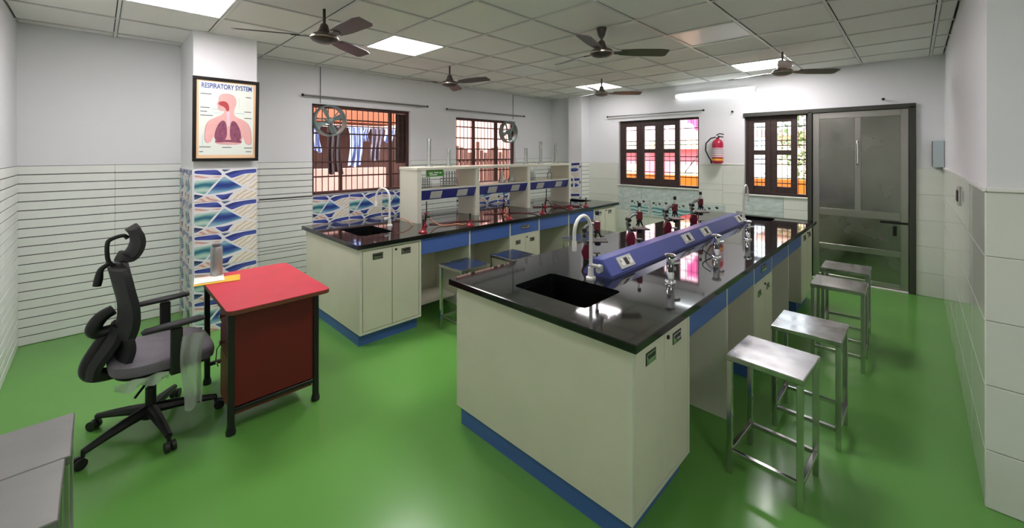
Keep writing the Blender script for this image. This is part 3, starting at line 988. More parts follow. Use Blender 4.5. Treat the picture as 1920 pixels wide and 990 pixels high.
def knee_bay(label, x0, x1, y0, y1, fz=.70):
    t = thing('knee_bay', label, 'bench frame', ((x0 + x1) / 2, (y0 + y1) / 2, 0), 'open knee bays under the worktops')
    ym = (y0 + y1) / 2; xc = (x0 + x1) / 2
    for a, b in ((y0 + .002, ym - .011), (ym + .011, y1 - .002)):
        B(x1 - .018, x1, a, b, fz, .838, r=.002).build('fascia', 'blue', t)
        B(x0, x0 + .018, a, b, fz, .838, r=.002).build('fascia', 'blue', t)
    B(xc + .012, x1 + .001, ym - .009, ym + .009, .0, .838).build('partition', 'cream_edge', t)
    B(xc - .01, xc + .01, y0 + .002, y1 - .002, .06, .838).build('back_panel', 'cream', t)
    B(xc + .012, x1 - .25, y0 + .002, ym - .011, .10, .118).build('low_rail', 'cream', t)
    B(xc + .012, x1 - .25, ym + .011, y1 - .002, .10, .118).build('low_rail', 'cream', t)
    return t

def bench(kind, x0, x1, ov=.035):
    y = [1.545, 2.145, 3.33, 3.86, 5.06, 5.665]
    a, b = x0 + ov, x1 - ov
    L = {'c': 'centre bench', 'l': 'left bench'}[kind]
    L2 = {'c': 'with chrome taps and microscopes', 'l': 'carrying the reagent rack'}[kind]
    xc = (x0 + x1) / 2
    s1 = (xc - .245, xc + .255, 1.69, 2.045) if kind == 'c' else (xc - .16, xc + .32, 1.70, 2.04)
    s2 = (xc - .245, xc + .255, 5.31, 5.60)
    counter_top('worktop', 'long glossy black stone worktop ' + L2, x0, x1, 1.51, 5.72, [s1, s2])
    sink('black sink at the near end of the ' + L, s1)
    sink('black sink at the far end of the ' + L, s2)
    end_cabinet('cream two-door sink cabinet at the near end of the ' + L, a, b, y[0], y[1])
    knee_bay('blue-fronted knee bay beside the near sink cabinet of the ' + L, a, b, y[1], y[2], .70 if kind == 'c' else .685)
    drawer_cabinet('cream cabinet with a blue drawer in the middle of the ' + L, a, b, y[2], y[3])
    knee_bay('blue-fronted knee bay beside the far sink cabinet of the ' + L, a, b, y[3], y[4], .70 if kind == 'c' else .685)
    end_cabinet('cream two-door sink cabinet at the far end of the ' + L, a, b, y[4], y[5])
bench('c', -2.036, -.793)
bench('l', -4.62, -3.29)

# gooseneck taps
def tap_proto():
    t = thing('gooseneck_tap', 'x', 'tap')
    MB().lathe([(.03, 0), (.03, .012), (.02, .02), (.017, .04), (.017, .07)], n=16).build('base', 'white_plastic', t)
    path = [(0, 0, .05), (0, 0, .30)]
    R = .085
    for k in range(1, 13):
        q = pi * k / 12
        path.append((0, -R + R * math.cos(q), .30 + .095 * math.sin(q)))
    path.append((0, -2 * R, .25))
    MB().tube(path, .011, 10).build('spout', 'white_plastic', t)
    MB().lathe([(.014, .20), (.014, .252), (.011, .258)], (0, -2 * R, 0), 12).build('nozzle', 'white_plastic', t)
    v = MB().tube([(0, 0, .085), (.05, .0, .085)], .012, 12).build('valve_body', 'socket', t)
    MB().lathe([(.010, .05), (.016, .055), (.016, .075), (.012, .079)], (0, 0, .085), 12, axis='x').build('valve_knob', 'socket', v)
    return t
tp = tap_proto()
GT = 'white gooseneck taps by the sinks'
place(tp, True, (-1.41, 2.115, .88), 0, 'white gooseneck tap at the near sink of the centre bench', GT)
place(tp, False, (-1.41, 5.24, .88), pi, 'white gooseneck tap at the far sink of the centre bench', GT)
place(tp, False, (-3.95, 2.16, .88), math.radians(-65), 'white gooseneck tap at the near sink of the left bench', GT)
place(tp, False, (-3.95, 5.265, .88), pi, 'white gooseneck tap at the far sink of the left bench', GT)

# socket raceway on the centre bench
t = thing('socket_raceway', 'long blue sloped socket raceway along the middle of the centre bench', 'socket box', (-1.415, 3.6, .88))
pr = [(-1.520, .88), (-1.315, .88), (-1.315, .897), (-1.382, .985), (-1.453, .985), (-1.520, .897)]
MB().prism([(x, 2.2, z) for x, z in pr], (0, 2.75, 0)).build('body', 'trunk', t)
for yy in (2.194, 4.95):
    MB().prism([(x + (.003 if x < -1.415 else -.003), yy, z - (.003 if z > .95 else 0)) for x, z in pr], (0, .006, 0)).build('end_cap', 'trunk', t)
nrm = Vector((.088, 0, .067)).normalized(); upv = Vector((-.067, 0, .088)).normalized()
def plate_on(parent, base, y, w, h, nrm, upv, mats=('socket', 'slot')):
    c = Vector(base); c.y = y
    Y = Vector((0, 1, 0))
    def qbox(o, a, b, d0, d1):
        P = [o + Y * sa * a + upv * sb * b + nrm * d0 for sa, sb in ((-1, -1), (1, -1), (1, 1), (-1, 1))]
        return MB().prism(P, nrm * (d1 - d0))
    pl = qbox(c, w / 2, h / 2, .0, .008).build('socket_plate', mats[0], parent)
    for k, dy in enumerate((-.28, .02, .30)):
        qbox(c + Y * dy * w, w * .10, h * .30, .008, .012).build('switch' if k != 1 else 'socket', mats[1] if k == 1 else 'white_plastic', pl)
    for dy in (-.34, .25):
        qbox(c + Y * dy * w + upv * h * .12, w * .022, h * .12, .012, .0125).build('slot', 'slot', pl)
    return pl
for y in (2.42, 3.45, 3.86, 4.84):
    plate_on(t, (-1.3485, 0, .941), y, .175, .078, nrm, upv)
MB().tube([(-1.39, 2.194, .925), (-1.39, 2.165, .925)], .018, 12).build('gland', 'socket', t)

# chrome pop-up taps
def tower_proto():
    t = thing('water_tap', 'x', 'tap')
    MB().lathe([(.034, 0), (.034, .006), (.03, .012), (.022, .014)], n=20).build('flange', 'chrome', t)
    MB().lathe([(.022, .012), (.022, .06), (.0205, .062), (.0205, .068), (.022, .07), (.022, .145)], n=20).build('body', 'chrome', t)
    MB().lathe([(.022, .145), (.026, .150), (.033, .160), (.033, .165), (.022, .171), (.0001, .172)], n=20).build('cap', 'chrome', t)
    MB().tube([(.0, -.02, .11), (.0, -.06, .112), (.0, -.066, .10)], [.009, .008, .007], 10).build('spout', 'chrome', t)
    return t
tw = tower_proto()
GW = 'short chrome taps along the right of the blue raceway'
place(tw, True, (-1.035, 2.39, .88), math.radians(150), 'shiny chrome pillar tap nearest the camera on the centre bench', GW)
place(tw, False, (-1.04, 3.2, .88), math.radians(150), 'middle chrome pillar tap with a dark cable on the centre bench', GW)
place(tw, False, (-1.058, 4.06, .88), math.radians(150), 'farthest chrome pillar tap near the end of the blue raceway', GW)
cp = []
for k in range(20):
    q = k / 19
    cp.append((-1.075 - .05 * math.sin(q * pi), 3.19 - .03 * math.sin(q * pi), .99 - .1 * q))
tag(MB().tube(cp, .004, 6).build('cable', 'black'), 'thin dark cable looping beside the middle chrome tap', 'cable')

# microscopes
def micro_proto():
    t = thing('microscope', 'x', 'microscope')
    ft = MB()
    ft.prism([(-.055, -.035, 0), (-.02, -.06, 0), (.085, -.062, 0), (.09, -.03, 0), (.02, -.025, 0), (.02, .025, 0), (.09, .03, 0), (.085, .062, 0), (-.02, .06, 0), (-.055, .035, 0)], (0, 0, .025))
    ft.build('foot', 'dark_metal', t)
    MB().prism([(-.055, -.018, .02), (-.07, -.018, .07), (-.045, -.018, .125), (-.01, -.018, .125), (.005, -.018, .08), (-.005, -.018, .02)], (0, .036, 0)).build('pillar', 'maroon', t)
    arm = [(-.03, 0, .115), (-.052, 0, .155), (-.056, 0, .20), (-.040, 0, .245), (-.008, 0, .268), (.03, 0, .27)]
    MB().tube(arm, [.013, .013, .013, .013, .013, .012], 10).build('arm', 'steel_dull', t)
    B(.0, .11, -.055, .055, .148, .157, r=.002).build('stage', 'dark_metal', t)
    B(-.03, .01, -.02, .02, .13, .15, r=.002).build('stage_bracket', 'dark_metal', t)
    B(.02, .062, -.022, .022, .225, .292, r=.005).build('body_tube', 'maroon', t)
    np_ = MB().lathe([(.012, .226), (.024, .218), (.022, .205), (.008, .2)], (.041, 0, 0), 14).build('nosepiece', 'black', t)
    for a in (0, 120, 240):
        q = math.radians(a)
        p0 = Vector((.041 + .010 * math.cos(q), .010 * math.sin(q), .212))
        p1 = p0 + Vector((.018 * math.cos(q), .018 * math.sin(q), -.038))
        MB().cyl(p0, p1, .0075, .005, 10).build('objective', 'dark_metal', np_)
    MB().cyl((.041, 0, .290), (.041, 0, .335), .010, n=12).build('draw_tube', 'chrome', t)
    MB().lathe([(.012, .332), (.014, .336), (.014, .360), (.010, .364)], (.041, 0, 0), 12).build('eyepiece', 'black', t)
    for z, r in ((.225, .016), (.188, .012)):
        MB().cyl((-.05, -.034, z), (-.05, .034, z), r, n=14).build('focus_knob', 'black', t)
    MB().lathe([(.0001, .060), (.024, .062), (.026, .070), (.0001, .073)], (.04, 0, 0), 14).build('mirror', 'steel_dull', t)
    MB().lathe([(.018, .118), (.022, .125), (.022, .147)], (.045, 0, 0), 14).build('condenser', 'black', t)
    MB().cyl((.04, 0, .02), (.04, 0, .062), .006, n=8).build('mirror_post', 'dark_metal', t)
    return t
mp_ = micro_proto()
MG = 'maroon microscopes behind the blue raceway'
for k, (x, y, rz, lb) in enumerate(((-1.63, 2.45, 40, 'maroon microscope nearest the camera, behind the white gooseneck tap'), (-1.63, 3.075, 46, 'second maroon microscope from the camera behind the blue raceway'),
        (-1.63, 3.77, 50, 'third maroon microscope from the camera behind the blue raceway'), (-1.63, 4.41, 44, 'maroon microscope farthest from the camera'))):
    place(mp_, k == 0, (x, y, .88), math.radians(rz), lb, MG)

# ------------------------------------------------------------------ reagent rack on the left bench
SX0, SX1, SZ0, SZ1 = -4.21, -3.845, .88, 1.49
rk = thing('reagent_rack', 'cream open reagent rack with blue socket strips on the left bench', 'shelf', (-4.03, 3.8, .88))
ups = [2.43, 3.27, 4.21, 5.16]
for y in ups:
    B(SX0, SX1, y, y + .055, SZ0, SZ1 - .03, r=.002).build('upright', 'cream_edge', rk)
B(SX0 - .005, SX1 + .005, ups[0] - .005, ups[3] + .06, SZ1 - .03, SZ1, r=.003).build('top_board', 'cream_edge', rk)
pn = Vector((.09, 0, -.04)).normalized(); pu = Vector((.04, 0, .09)).normalized()
for i in range(3):
    a, b = ups[i] + .056, ups[i + 1] - .001
    B(SX0, SX1 - .012, a, b, 1.235, 1.253).build('shelf_board', 'cream_edge', rk)
    st = MB().prism([(SX1 - .10, a, 1.235), (SX1, a, 1.235), (SX1 - .045, a, 1.125), (SX1 - .10, a, 1.125)], (0, b - a, 0)).build('socket_strip', 'navy', rk)
    for q in (.26, .74):
        nn = Vector((.11, 0, -.045)).normalized(); uu = Vector((.045, 0, .11)).normalized()
        c = Vector((SX1 - .0225, 0, 1.18))
        Y = Vector((0, 1, 0)); c.y = a + (b - a) * q
        P = [c + Y * sa * .075 + uu * sb * .042 for sa, sb in ((-1, -1), (1, -1), (1, 1), (-1, 1))]
        pl = MB().prism(P, nn * .007).build('socket_plate', 'socket', st)
# things on the rack
def cylinder_proto():
    t = thing('measuring_cylinder', 'x', 'measuring cylinder')
    MB().lathe([(.035, 0), (.035, .008), (.02, .014)], n=18).build('foot', 'glass', t)
    MB().lathe([(.017, .014), (.017, .30), (.021, .31), (.019, .31), (.0145, .298), (.0145, .018)], n=16).build('tube', 'glass', t)
    return t
cyp = cylinder_proto()
CG = 'glass measuring cylinders standing on top of the reagent rack'
for k, (y, sc, lb) in enumerate(((2.70, 1.05, 'tall glass measuring cylinder nearest the camera on top of the rack'), (2.98, .66, 'short glass measuring cylinder second from the camera on top of the rack'),
        (4.36, .75, 'short glass measuring cylinder in front of the second left window edge'), (4.69, 1.08, 'tall glass measuring cylinder second from the far end of the rack'), (5.05, 1.02, 'tall glass measuring cylinder at the far end of the rack'))):
    o = place(cyp, k == 0, (-4.02, y, SZ1), 0, lb, CG); o.scale = (1.25, 1.25, sc)
def rack_proto():
    t = thing('test_tube_rack', 'x', 'test tube rack')
    for z in (.004, .05, .085):
        B(-.03, .03, -.10, .10, z, z + .006).build('rack_plate', 'steel_dull', t)
    for x in (-.028, .028):
        for y in (-.098, .098):
            B(x - .002, x + .002, y - .002, y + .002, 0, .09).build('rack_post', 'steel_dull', t)
    for i in range(5):
        MB().lathe([(.0001, .011), (.006, .014), (.0085, .02), (.0085, .16), (.0105, .163), (.007, .163), (.007, .022)], (0, -.076 + i * .038, 0), 10).build('test_tube', 'glass', t)
    return t
rp = rack_proto()
RG = 'test tube racks on the rack shelf'
for k, (x, y, sc, lb) in enumerate(((-3.98, 2.62, .75, 'small test tube rack at the near end of the first rack bay'), (-3.98, 2.96, 1.1, 'tall test tube rack in the first rack bay'), (-3.98, 4.42, .8, 'test tube rack in the farthest rack bay'))):
    o = place(rp, k == 0, (x, y, 1.253), 0, lb, RG); o.scale = (sc, sc, sc)
def flask_proto():
    t = tag(MB().lathe([(.045, 0), (.05, .006), (.047, .02), (.018, .105), (.017, .15), (.021, .155), (.015, .155), (.014, .105), (.043, .018)], n=20).build('conical_flask', 'glass'), 'x', 'flask')
    return t
fp = flask_proto()
FG = 'conical flasks in the middle rack bay'
for k, (y, lb) in enumerate(((3.84, 'conical glass flask left of its twin in the middle rack bay'), (4.02, 'conical glass flask at the right end of the middle rack bay'))):
    place(fp, k == 0, (-3.98, y, 1.253), 0, lb, FG)
t = thing('reagent_bottle', 'clear glass reagent bottle with a stopper in the farthest rack bay', 'bottle', (-3.98, 4.85, 1.253))
MB().lathe([(.035, 1.253), (.036, 1.258), (.036, 1.34), (.014, 1.365), (.014, 1.385)], (-3.98, 4.85, 0), 18).build('body', 'glass', t)
MB().lathe([(.012, 1.378), (.018, 1.39), (.018, 1.41), (.008, 1.413)], (-3.98, 4.85, 0), 14).build('stopper', 'glass', t)
gs = thing('shelf_sign', 'small green printed sign hanging under the rack top board', 'sign', (-3.86, 2.68, 1.42))
B(-3.862, -3.858, 2.555, 2.785, 1.385, 1.465).build('card', 'green_paper', gs)
for k, (a, b, z) in enumerate(((2.59, 2.64, 1.425), (2.66, 2.72, 1.428), (2.73, 2.76, 1.426), (2.60, 2.70, 1.405))):
    B(-3.8578, -3.857, a, b, z - .006, z + .006).build('print_line', 'paper', gs)

# gas valves, burners, hoses
def valve_proto():
    t = thing('gas_valve', 'x', 'gas valve')
    MB().lathe([(.028, 0), (.028, .012), (.014, .02), (.012, .05)], n=14).build('base', 'red_valve', t)
    MB().tube([(0, 0, .04), (.012, 0, .10), (.018, .0, .14)], [.012, .011, .009], 10).build('stem', 'dark_metal', t)
    MB().cyl((.018, 0, .135), (.018, 0, .26), .006, n=8).build('spindle', 'dark_metal', t)
    MB().tube([(.018, -.04, .135), (.018, .04, .135)], .009, 8).build('lever', 'red_valve', t)
    MB().tube([(.012, 0, .09), (.05, .02, .095)], .007, 8).build('nozzle', 'dark_metal', t)
    return t
vp = valve_proto()
VG = 'red gas valves in the rack bays'
VP = ((-3.68, 2.42), (-3.74, 3.62), (-3.74, 4.46))
for k, (x, y) in enumerate(VP):
    place(vp, k == 0, (x, y, .88), math.radians(30), ('red gas valve beside the first rack upright', 'red gas valve under the middle rack bay', 'red gas valve under the farthest rack bay')[k], VG)
def burner_proto():
    t = thing('bunsen_burner', 'x', 'burner')
    MB().lathe([(.042, 0), (.042, .008), (.03, .014), (.014, .03), (.012, .036)], n=16).build('base', 'red_valve', t)
    MB().lathe([(.012, .034), (.014, .036), (.014, .055), (.008, .058)], n=12).build('air_collar', 'red_valve', t)
    MB().lathe([(.0075, .056), (.0075, .125), (.0095, .13), (.006, .13)], n=12).build('barrel', 'dark_metal', t)
    MB().tube([(0, .01, .03), (0, .05, .03)], .005, 8).build('gas_inlet', 'dark_metal', t)
    return t
bp_ = burner_proto()
BG = 'red-based burners along the front of the left bench'
BP = [(-3.40, 2.215), (-3.36, 2.77), (-3.36, 3.36), (-3.35, 3.95), (-3.40, 4.60), (-3.37, 4.93)]
BL = ['red burner nearest the camera on the left bench', 'second red burner from the camera, in front of the first rack bay', 'third red burner from the camera, level with the second rack upright', 'fourth red burner from the camera, above the blue drawer', 'second farthest red burner on the left bench', 'farthest red burner, beside the far sink of the left bench']
for k, (x, y) in enumerate(BP):
    o = place(bp_, k == 0, (x, y, .88), math.radians(60 + 25 * math.sin(k * 2.1)), BL[k], BG)
def hose(p0, p1, sag, m, label, ph):
    P = []
    for k in range(20):
        q = k / 19
        x = p0[0] + (p1[0] - p0[0]) * q + .05 * math.sin(q * pi * 2 + ph) * math.sin(q * pi)
        y = p0[1] + (p1[1] - p0[1]) * q + sag * math.sin(q * pi)
        za = p0[2] * max(0, 1 - q * 5) ** 2 + p1[2] * max(0, 1 - (1 - q) * 5) ** 2
        P.append((x, y, .888 + za))
    return tag(MB().tube(P, .0065, 7).build('rubber_hose', m), label, 'hose', 'rubber hoses on the left bench')
hose((-3.63, 2.44, .08), (-3.37, 2.72, .022), .10, 'hose_tan', 'tan rubber hose from the first gas valve to the second burner', .3)
hose((-3.72, 2.50, .0), (-3.44, 3.12, .0), .05, 'hose', 'dark rubber hose lying in front of the first rack bay', 1.4)
hose((-3.69, 3.64, .08), (-3.37, 3.41, .022), -.04, 'hose_tan', 'tan rubber hose from the middle gas valve to the third burner', 2.0)
hose((-3.86, 3.40, .0), (-3.39, 3.92, .022), .08, 'hose', 'dark rubber hose lying in front of the middle rack bay', .9)
hose((-3.70, 4.49, .08), (-3.42, 4.57, .022), .03, 'hose', 'dark rubber hose from the far gas valve to the fifth burner', .2)
hose((-3.86, 4.33, .0), (-3.42, 4.84, .0), .04, 'hose', 'dark rubber hose lying across the farthest rack bay', 2.4)
hose((-3.68, 4.56, .04), (-3.39, 4.88, .022), .06, 'hose', 'dark rubber hose running to the farthest burner', 1.1)
tag(MB().tube([(-3.90, 2.22, .95), (-3.86, 2.26, .955), (-3.83, 2.31, .93), (-3.80, 2.35, .887)], .006, 7).build('rubber_hose', 'hose_tan'), 'short tan rubber hose beside the near gooseneck tap of the left bench', 'hose', 'rubber hoses on the left bench')

# ------------------------------------------------------------------ stools
def stool_proto():
    t = thing('steel_stool', 'x', 'stool')
    h, a = .61, .168
    B(-a, a, -a, a, h - .028, h, r=.003).build('seat', 'steel', t)
    L = a - .016
    for x in (-L, L):
        for y in (-L, L):
            MB().box(x - .0125, x + .0125, y - .0125, y + .0125, 0, h - .028, r=.002).build('leg', 'steel_tube', t)
    for s_ in (-L, L):
        B(-L + .0125, L - .0125, s_ - .011, s_ + .011, .105, .127, r=.002).build('stretcher', 'steel_tube', t)
        B(s_ - .011, s_ + .011, -L + .0125, L - .0125, .105, .127, r=.002).build('stretcher', 'steel_tube', t)
    return t
sp = stool_proto()
SG = 'square stainless steel lab stools'
ST = [(-.520, 2.437, -3, 'square steel stool nearest the camera on the right of the centre bench'),
      (-.452, 3.03, 0, 'second square steel stool from the camera right of the centre bench'),
      (-.430, 4.166, 1, 'third square steel stool from the camera right of the centre bench'),
      (-.447, 4.80, 1, 'square steel stool closest to the steel door'),
      (-3.015, 2.415, 1, 'steel stool beside the near knee bay of the left bench, nearest its sink cabinet'),
      (-2.935, 2.99, 0, 'steel stool between the benches, in front of the left bench near its middle'),
      (-2.925, 4.16, 0, 'steel stool between the benches, half hidden behind the white gooseneck tap'),
      (-2.94, 4.63, 0, 'farthest steel stool between the two benches'),
      (-2.235, -.235, 0, 'dull grey stool at the bottom left corner, farther of the two'),
      (-1.897, -.248, 0, 'dull grey stool at the bottom left corner, nearer of the two')]
for k, (x, y, rz, lb) in enumerate(ST):
    o = place(sp, k == 0, (x, y, 0), math.radians(rz), lb, SG)
    if k >= 8:
        for ch in o.children:
            if ch.name.startswith('seat'):
                ch.data = ch.data.copy(); ch.data.materials[0] = M['steel_dull']

# ------------------------------------------------------------------ desk
dk = thing('teacher_desk', 'small desk with bright red top and dark red side panel', 'desk', (-3.19, .78, 0))
def rrect(x0, x1, y0, y1, r, z, n=5):
    out = []
    for (cx, cy, a0) in ((x1 - r, y1 - r, 0), (x0 + r, y1 - r, 90), (x0 + r, y0 + r, 180), (x1 - r, y0 + r, 270)):
        for k in range(n):
            q = math.radians(a0 + 90 * k / (n - 1))
            out.append((cx + r * math.cos(q), cy + r * math.sin(q), z))
    return out
TZ = .755
top = MB().prism(rrect(-3.66, -2.735, .505, 1.075, .04, TZ - .022), (0, 0, .022)).build('top_edge', 'brown_edge', dk)
MB().prism(rrect(-3.658, -2.737, .507, 1.073, .038, TZ), (0, 0, .003)).build('red_top', 'red_top', dk)
for x, y in ((-2.855, .545), (-2.855, 1.02), (-3.60, .545), (-3.60, 1.02)):
    lg = B(x - .016, x + .016, y - .016, y + .016, .03, TZ - .022, r=.002).build('leg', 'black_tube', dk)
    MB().lathe([(.026, 0), (.026, .02), (.02, .045)], (x, y, 0), 10).build('foot', 'black', lg)
for x in (-2.855, -3.60):
    B(x - .012, x + .012, .561, 1.004, .125, .149, r=.002).build('rail', 'black_tube', dk)
B(-3.584, -3.20, 1.012, 1.032, .20, .224).build('rail', 'black_tube', dk)
B(-3.584, -2.871, 1.008, 1.028, .66, .684).build('rail', 'black_tube', dk)
B(-2.866, -2.851, .562, 1.003, .155, TZ - .024).build('side_panel', 'red_panel', dk)
B(-3.17, -2.868, .565, 1.0, .10, TZ - .024).build('pedestal', 'brown_front', dk)
for z0, z1, m in ((.575, .725, 'red_panel'), (.415, .565, 'red_panel')):
    dr = B(-3.165, -2.873, .548, .565, z0, z1, r=.003).build('drawer', m, dk)
    MB().lathe([(.006, .548), (.008, .53), (.014, .524), (.014, .518), (.004, .515)], (-3.02, 0, (z0 + z1) / 2), 12, axis='y').build('knob', 'chrome', dr)
dd = B(-3.165, -2.873, .548, .565, .105, .405, r=.003).build('door', 'brown_front', dk)
MB().lathe([(.006, .548), (.008, .53), (.013, .524), (.004, .516)], (-3.13, 0, .33), 12, axis='y').build('knob', 'chrome', dd)
tag(MB().tube([(-3.15, .545, .43), (-3.17, .53, .40), (-3.17, .525, .33), (-3.16, .535, .29)], .003, 6).build('key_cord', 'black'), 'thin black cord hanging at the desk drawer', 'cord')
b = thing('flask_bottle', 'grey metal bottle standing at the desk corner by the column', 'bottle', (-3.60, .60, TZ + .003))
z0 = TZ + .003
MB().lathe([(.036, z0), (.037, z0 + .005), (.037, z0 + .20), (.030, z0 + .215)], (-3.60, .60, 0), 20).build('body', 'bottle_grey', b)
MB().lathe([(.027, z0 + .214), (.027, z0 + .235), (.02, z0 + .238)], (-3.60, .60, 0), 16).build('cap', 'ink_grey', b)
def flat(name, m, cx, cy, w, h, rz, z, th, label, cat, grp=None):
    c, s_ = math.cos(rz), math.sin(rz)
    P = [(cx + x * c - y * s_, cy + x * s_ + y * c, z) for x, y in ((-w / 2, -h / 2), (w / 2, -h / 2), (w / 2, h / 2), (-w / 2, h / 2))]
    return tag(MB().prism(P, (0, 0, th)).build(name, m), label, cat, grp)
z1 = TZ + .0032
bk = flat('booklet', 'yellow', -3.47, .585, .16, .26, math.radians(-12), z1, .005, 'yellow booklet under the white sheet on the red desk', 'booklet')
ws = flat('paper_sheet', 'paper', -3.52, .545, .17, .17, math.radians(-8), z1 + .0053, .004, 'white printed sheet lying on the yellow booklet', 'paper')

# ------------------------------------------------------------------ office chair (faces +y)
ch = thing('office_chair', 'black swivel chair with grey seat and headrest behind the red desk', 'office chair', (-3.26, .22, 0))
cx, cy = -3.26, .22
hub = MB().lathe([(.045, .075), (.05, .09), (.04, .13), (.03, .14)], (cx, cy, 0), 16).build('hub', 'black', ch)
for k, a in enumerate((10, 82, 154, 226, 298)):
    q = math.radians(a); dx, dy = math.cos(q), math.sin(q)
    P = [(cx + dx * r, cy + dy * r, z) for r, z in ((.02, .118), (.12, .11), (.24, .092), (.315, .078))]
    lg = MB().tube(P, [.032, .028, .021, .017], 8).build('base_arm', 'black', ch)
    ex, ey = cx + dx * .315, cy + dy * .315
    cs = MB().tube([(ex, ey, .085), (ex, ey, .05)], .009, 8).build('caster_stem', 'black', lg)
    px, py = -dy, dx
    for s_ in (-1, 1):
        MB().tube([(ex + dx * .018 + px * s_ * .006, ey + dy * .018 + py * s_ * .006, .028), (ex + dx * .018 + px * s_ * .024, ey + dy * .018 + py * s_ * .024, .028)], .028, 14).build('caster_wheel', 'black', lg)
MB().cyl((cx, cy, .13), (cx, cy, .25), .026, n=14).build('gas_sleeve', 'black', ch)
MB().cyl((cx, cy, .25), (cx, cy, .38), .015, n=12).build('gas_column', 'black_tube', ch)
MB().tube([(cx + .02, cy - .0, .315), (cx + .07, cy - .06, .26), (cx + .08, cy - .075, .245)], .007, 8).build('tilt_lever', 'black', ch)
B(cx - .09, cx + .09, cy - .11, cy + .10, .365, .40, r=.008).build('seat_mechanism', 'black', ch)
# seat cushion: superellipse outline, crowned top, drooping front
def cushion(x0, x1, y0, y1, zb, zt, droop=.03, n=28, rings=7):
    mx, my = (x0 + x1) / 2, (y0 + y1) / 2; hx, hy = (x1 - x0) / 2, (y1 - y0) / 2
    mb = MB(); vs = []; fs = []
    prof = [(.0, zb), (.90, zb), (.98, zb + .012), (1., (zb + zt) / 2), (.985, zt - .016), (.93, zt - .004), (.6, zt), (.0, zt + .004)]
    for r, z in prof:
        for k in range(n):
            a = 2 * pi * k / n
            c, s_ = math.cos(a), math.sin(a)
            ex = math.copysign(abs(c) ** .5, c); ey = math.copysign(abs(s_) ** .5, s_)
            v = ey * r
            vs.append((mx + ex * hx * r, my + v * hy, z - droop * max(0, v) ** 3 + .012 * max(0, -v) ** 2))
    for i in range(len(prof) - 1):
        for k in range(n):
            fs.append([i * n + k, i * n + (k + 1) % n, (i + 1) * n + (k + 1) % n, (i + 1) * n + k])
    return mb.add(vs, fs, 0, True)
cushion(-3.53, -3.03, .03, .52, .405, .485).build('seat_cushion', 'grey_fabric', ch)
cushion(-3.50, -3.06, .05, .50, .388, .404, droop=.02).build('seat_pan', 'black', ch)
# back: mesh panel between side frames, profile given in (y,z)
def ribbon(prof, w, th, m, name, bulge=0.):
    """curved slab: prof list of (y,z,halfwidth)"""
    vs = []; fs = []; nu = 9
    prof = spline(prof, 4)
    n = len(prof)
    for s_ in (0, 1):
        for j, (y, z, hw) in enumerate(prof):
            a = prof[max(0, j - 1)]; b_ = prof[min(n - 1, j + 1)]
            tx, tz = b_[0] - a[0], b_[1] - a[1]
            l = math.hypot(tx, tz); nyv, nzv = tz / l, -tx / l
            for i in range(nu):
                u = 2 * i / (nu - 1) - 1
                off_ = (th / 2 if s_ else -th / 2) * (1 - .5 * u ** 4)
                cu = bulge * u * u
                vs.append((cx - .02 + u * hw, y + nyv * off_ + cu, z + nzv * off_))
    def ix(s_, j, i): return s_ * n * nu + j * nu + i
    for s_ in (0, 1):
        for j in range(n - 1):
            for i in range(nu - 1):
                fs.append([ix(s_, j, i), ix(s_, j, i + 1), ix(s_, j + 1, i + 1), ix(s_, j + 1, i)])
    for j in range(n - 1):
        for i in (0, nu - 1):
            fs.append([ix(0, j, i), ix(0, j + 1, i), ix(1, j + 1, i), ix(1, j, i)])
    for i in range(nu - 1):
        for j in (0, n - 1):
            fs.append([ix(0, j, i), ix(0, j, i + 1), ix(1, j, i + 1), ix(1, j, i)])
    return MB().add(vs, fs, 0, True).build(name, m, ch)
ribbon([(.085, .60, .17), (.10, .66, .21), (.108, .72, .23), (.105, .80, .235), (.09, .88, .225), (.075, .96, .20), (.066, 1.0, .17)], 0, .066, 'soft_black', 'backrest', .04)
ribbon([(.06, .43, .14), (.085, .48, .19), (.105, .55, .20), (.10, .61, .19), (.085, .65, .15)], 0, .05, 'soft_black', 'lumbar_pad', .03)
ribbon([(-.03, .40, .10), (-.02, .47, .12), (.02, .54, .13), (.055, .60, .13), (.075, .66, .10)], 0, .055, 'soft_black', 'back_shell', .02)
# rear support frame
stube([(cx - .02, .06, .75), (cx - .02, .01, .72), (cx - .02, -.02, .665), (cx - .02, .0, .635), (cx - .02, .06, .64), (cx - .02, .09, .66)], [.03, .034, .036, .034, .03, .024], 12).build('lumbar_bow', 'black', ch)
stube([(cx - .02, .04, .64), (cx - .02, .0, .56), (cx - .02, -.035, .47), (cx - .02, -.03, .415), (cx - .02, .03, .39), (cx - .02, .12, .385)], [.026, .034, .042, .042, .036, .028], 12).build('back_bracket', 'black', ch)
stube([(cx - .02, .07, .995), (cx - .02, .045, 1.02), (cx - .02, .035, 1.06), (cx - .02, .035, 1.13), (cx - .02, .05, 1.155), (cx - .02, .10, 1.17), (cx - .02, .12, 1.15)], .011, 10).build('headrest_stem', 'black', ch)
stube([(cx - .02, .045, 1.02), (cx - .02, .01, .99), (cx - .02, .0, .94), (cx - .02, -.007, .90)], [.011, .014, .020, .019], 10).build('hanger_hook', 'black', ch)
ribbon([(.07, 1.055, .10), (.105, 1.045, .125), (.135, 1.08, .14), (.15, 1.13, .14), (.145, 1.18, .13), (.125, 1.215, .10)], 0, .045, 'soft_black', 'headrest', .03)
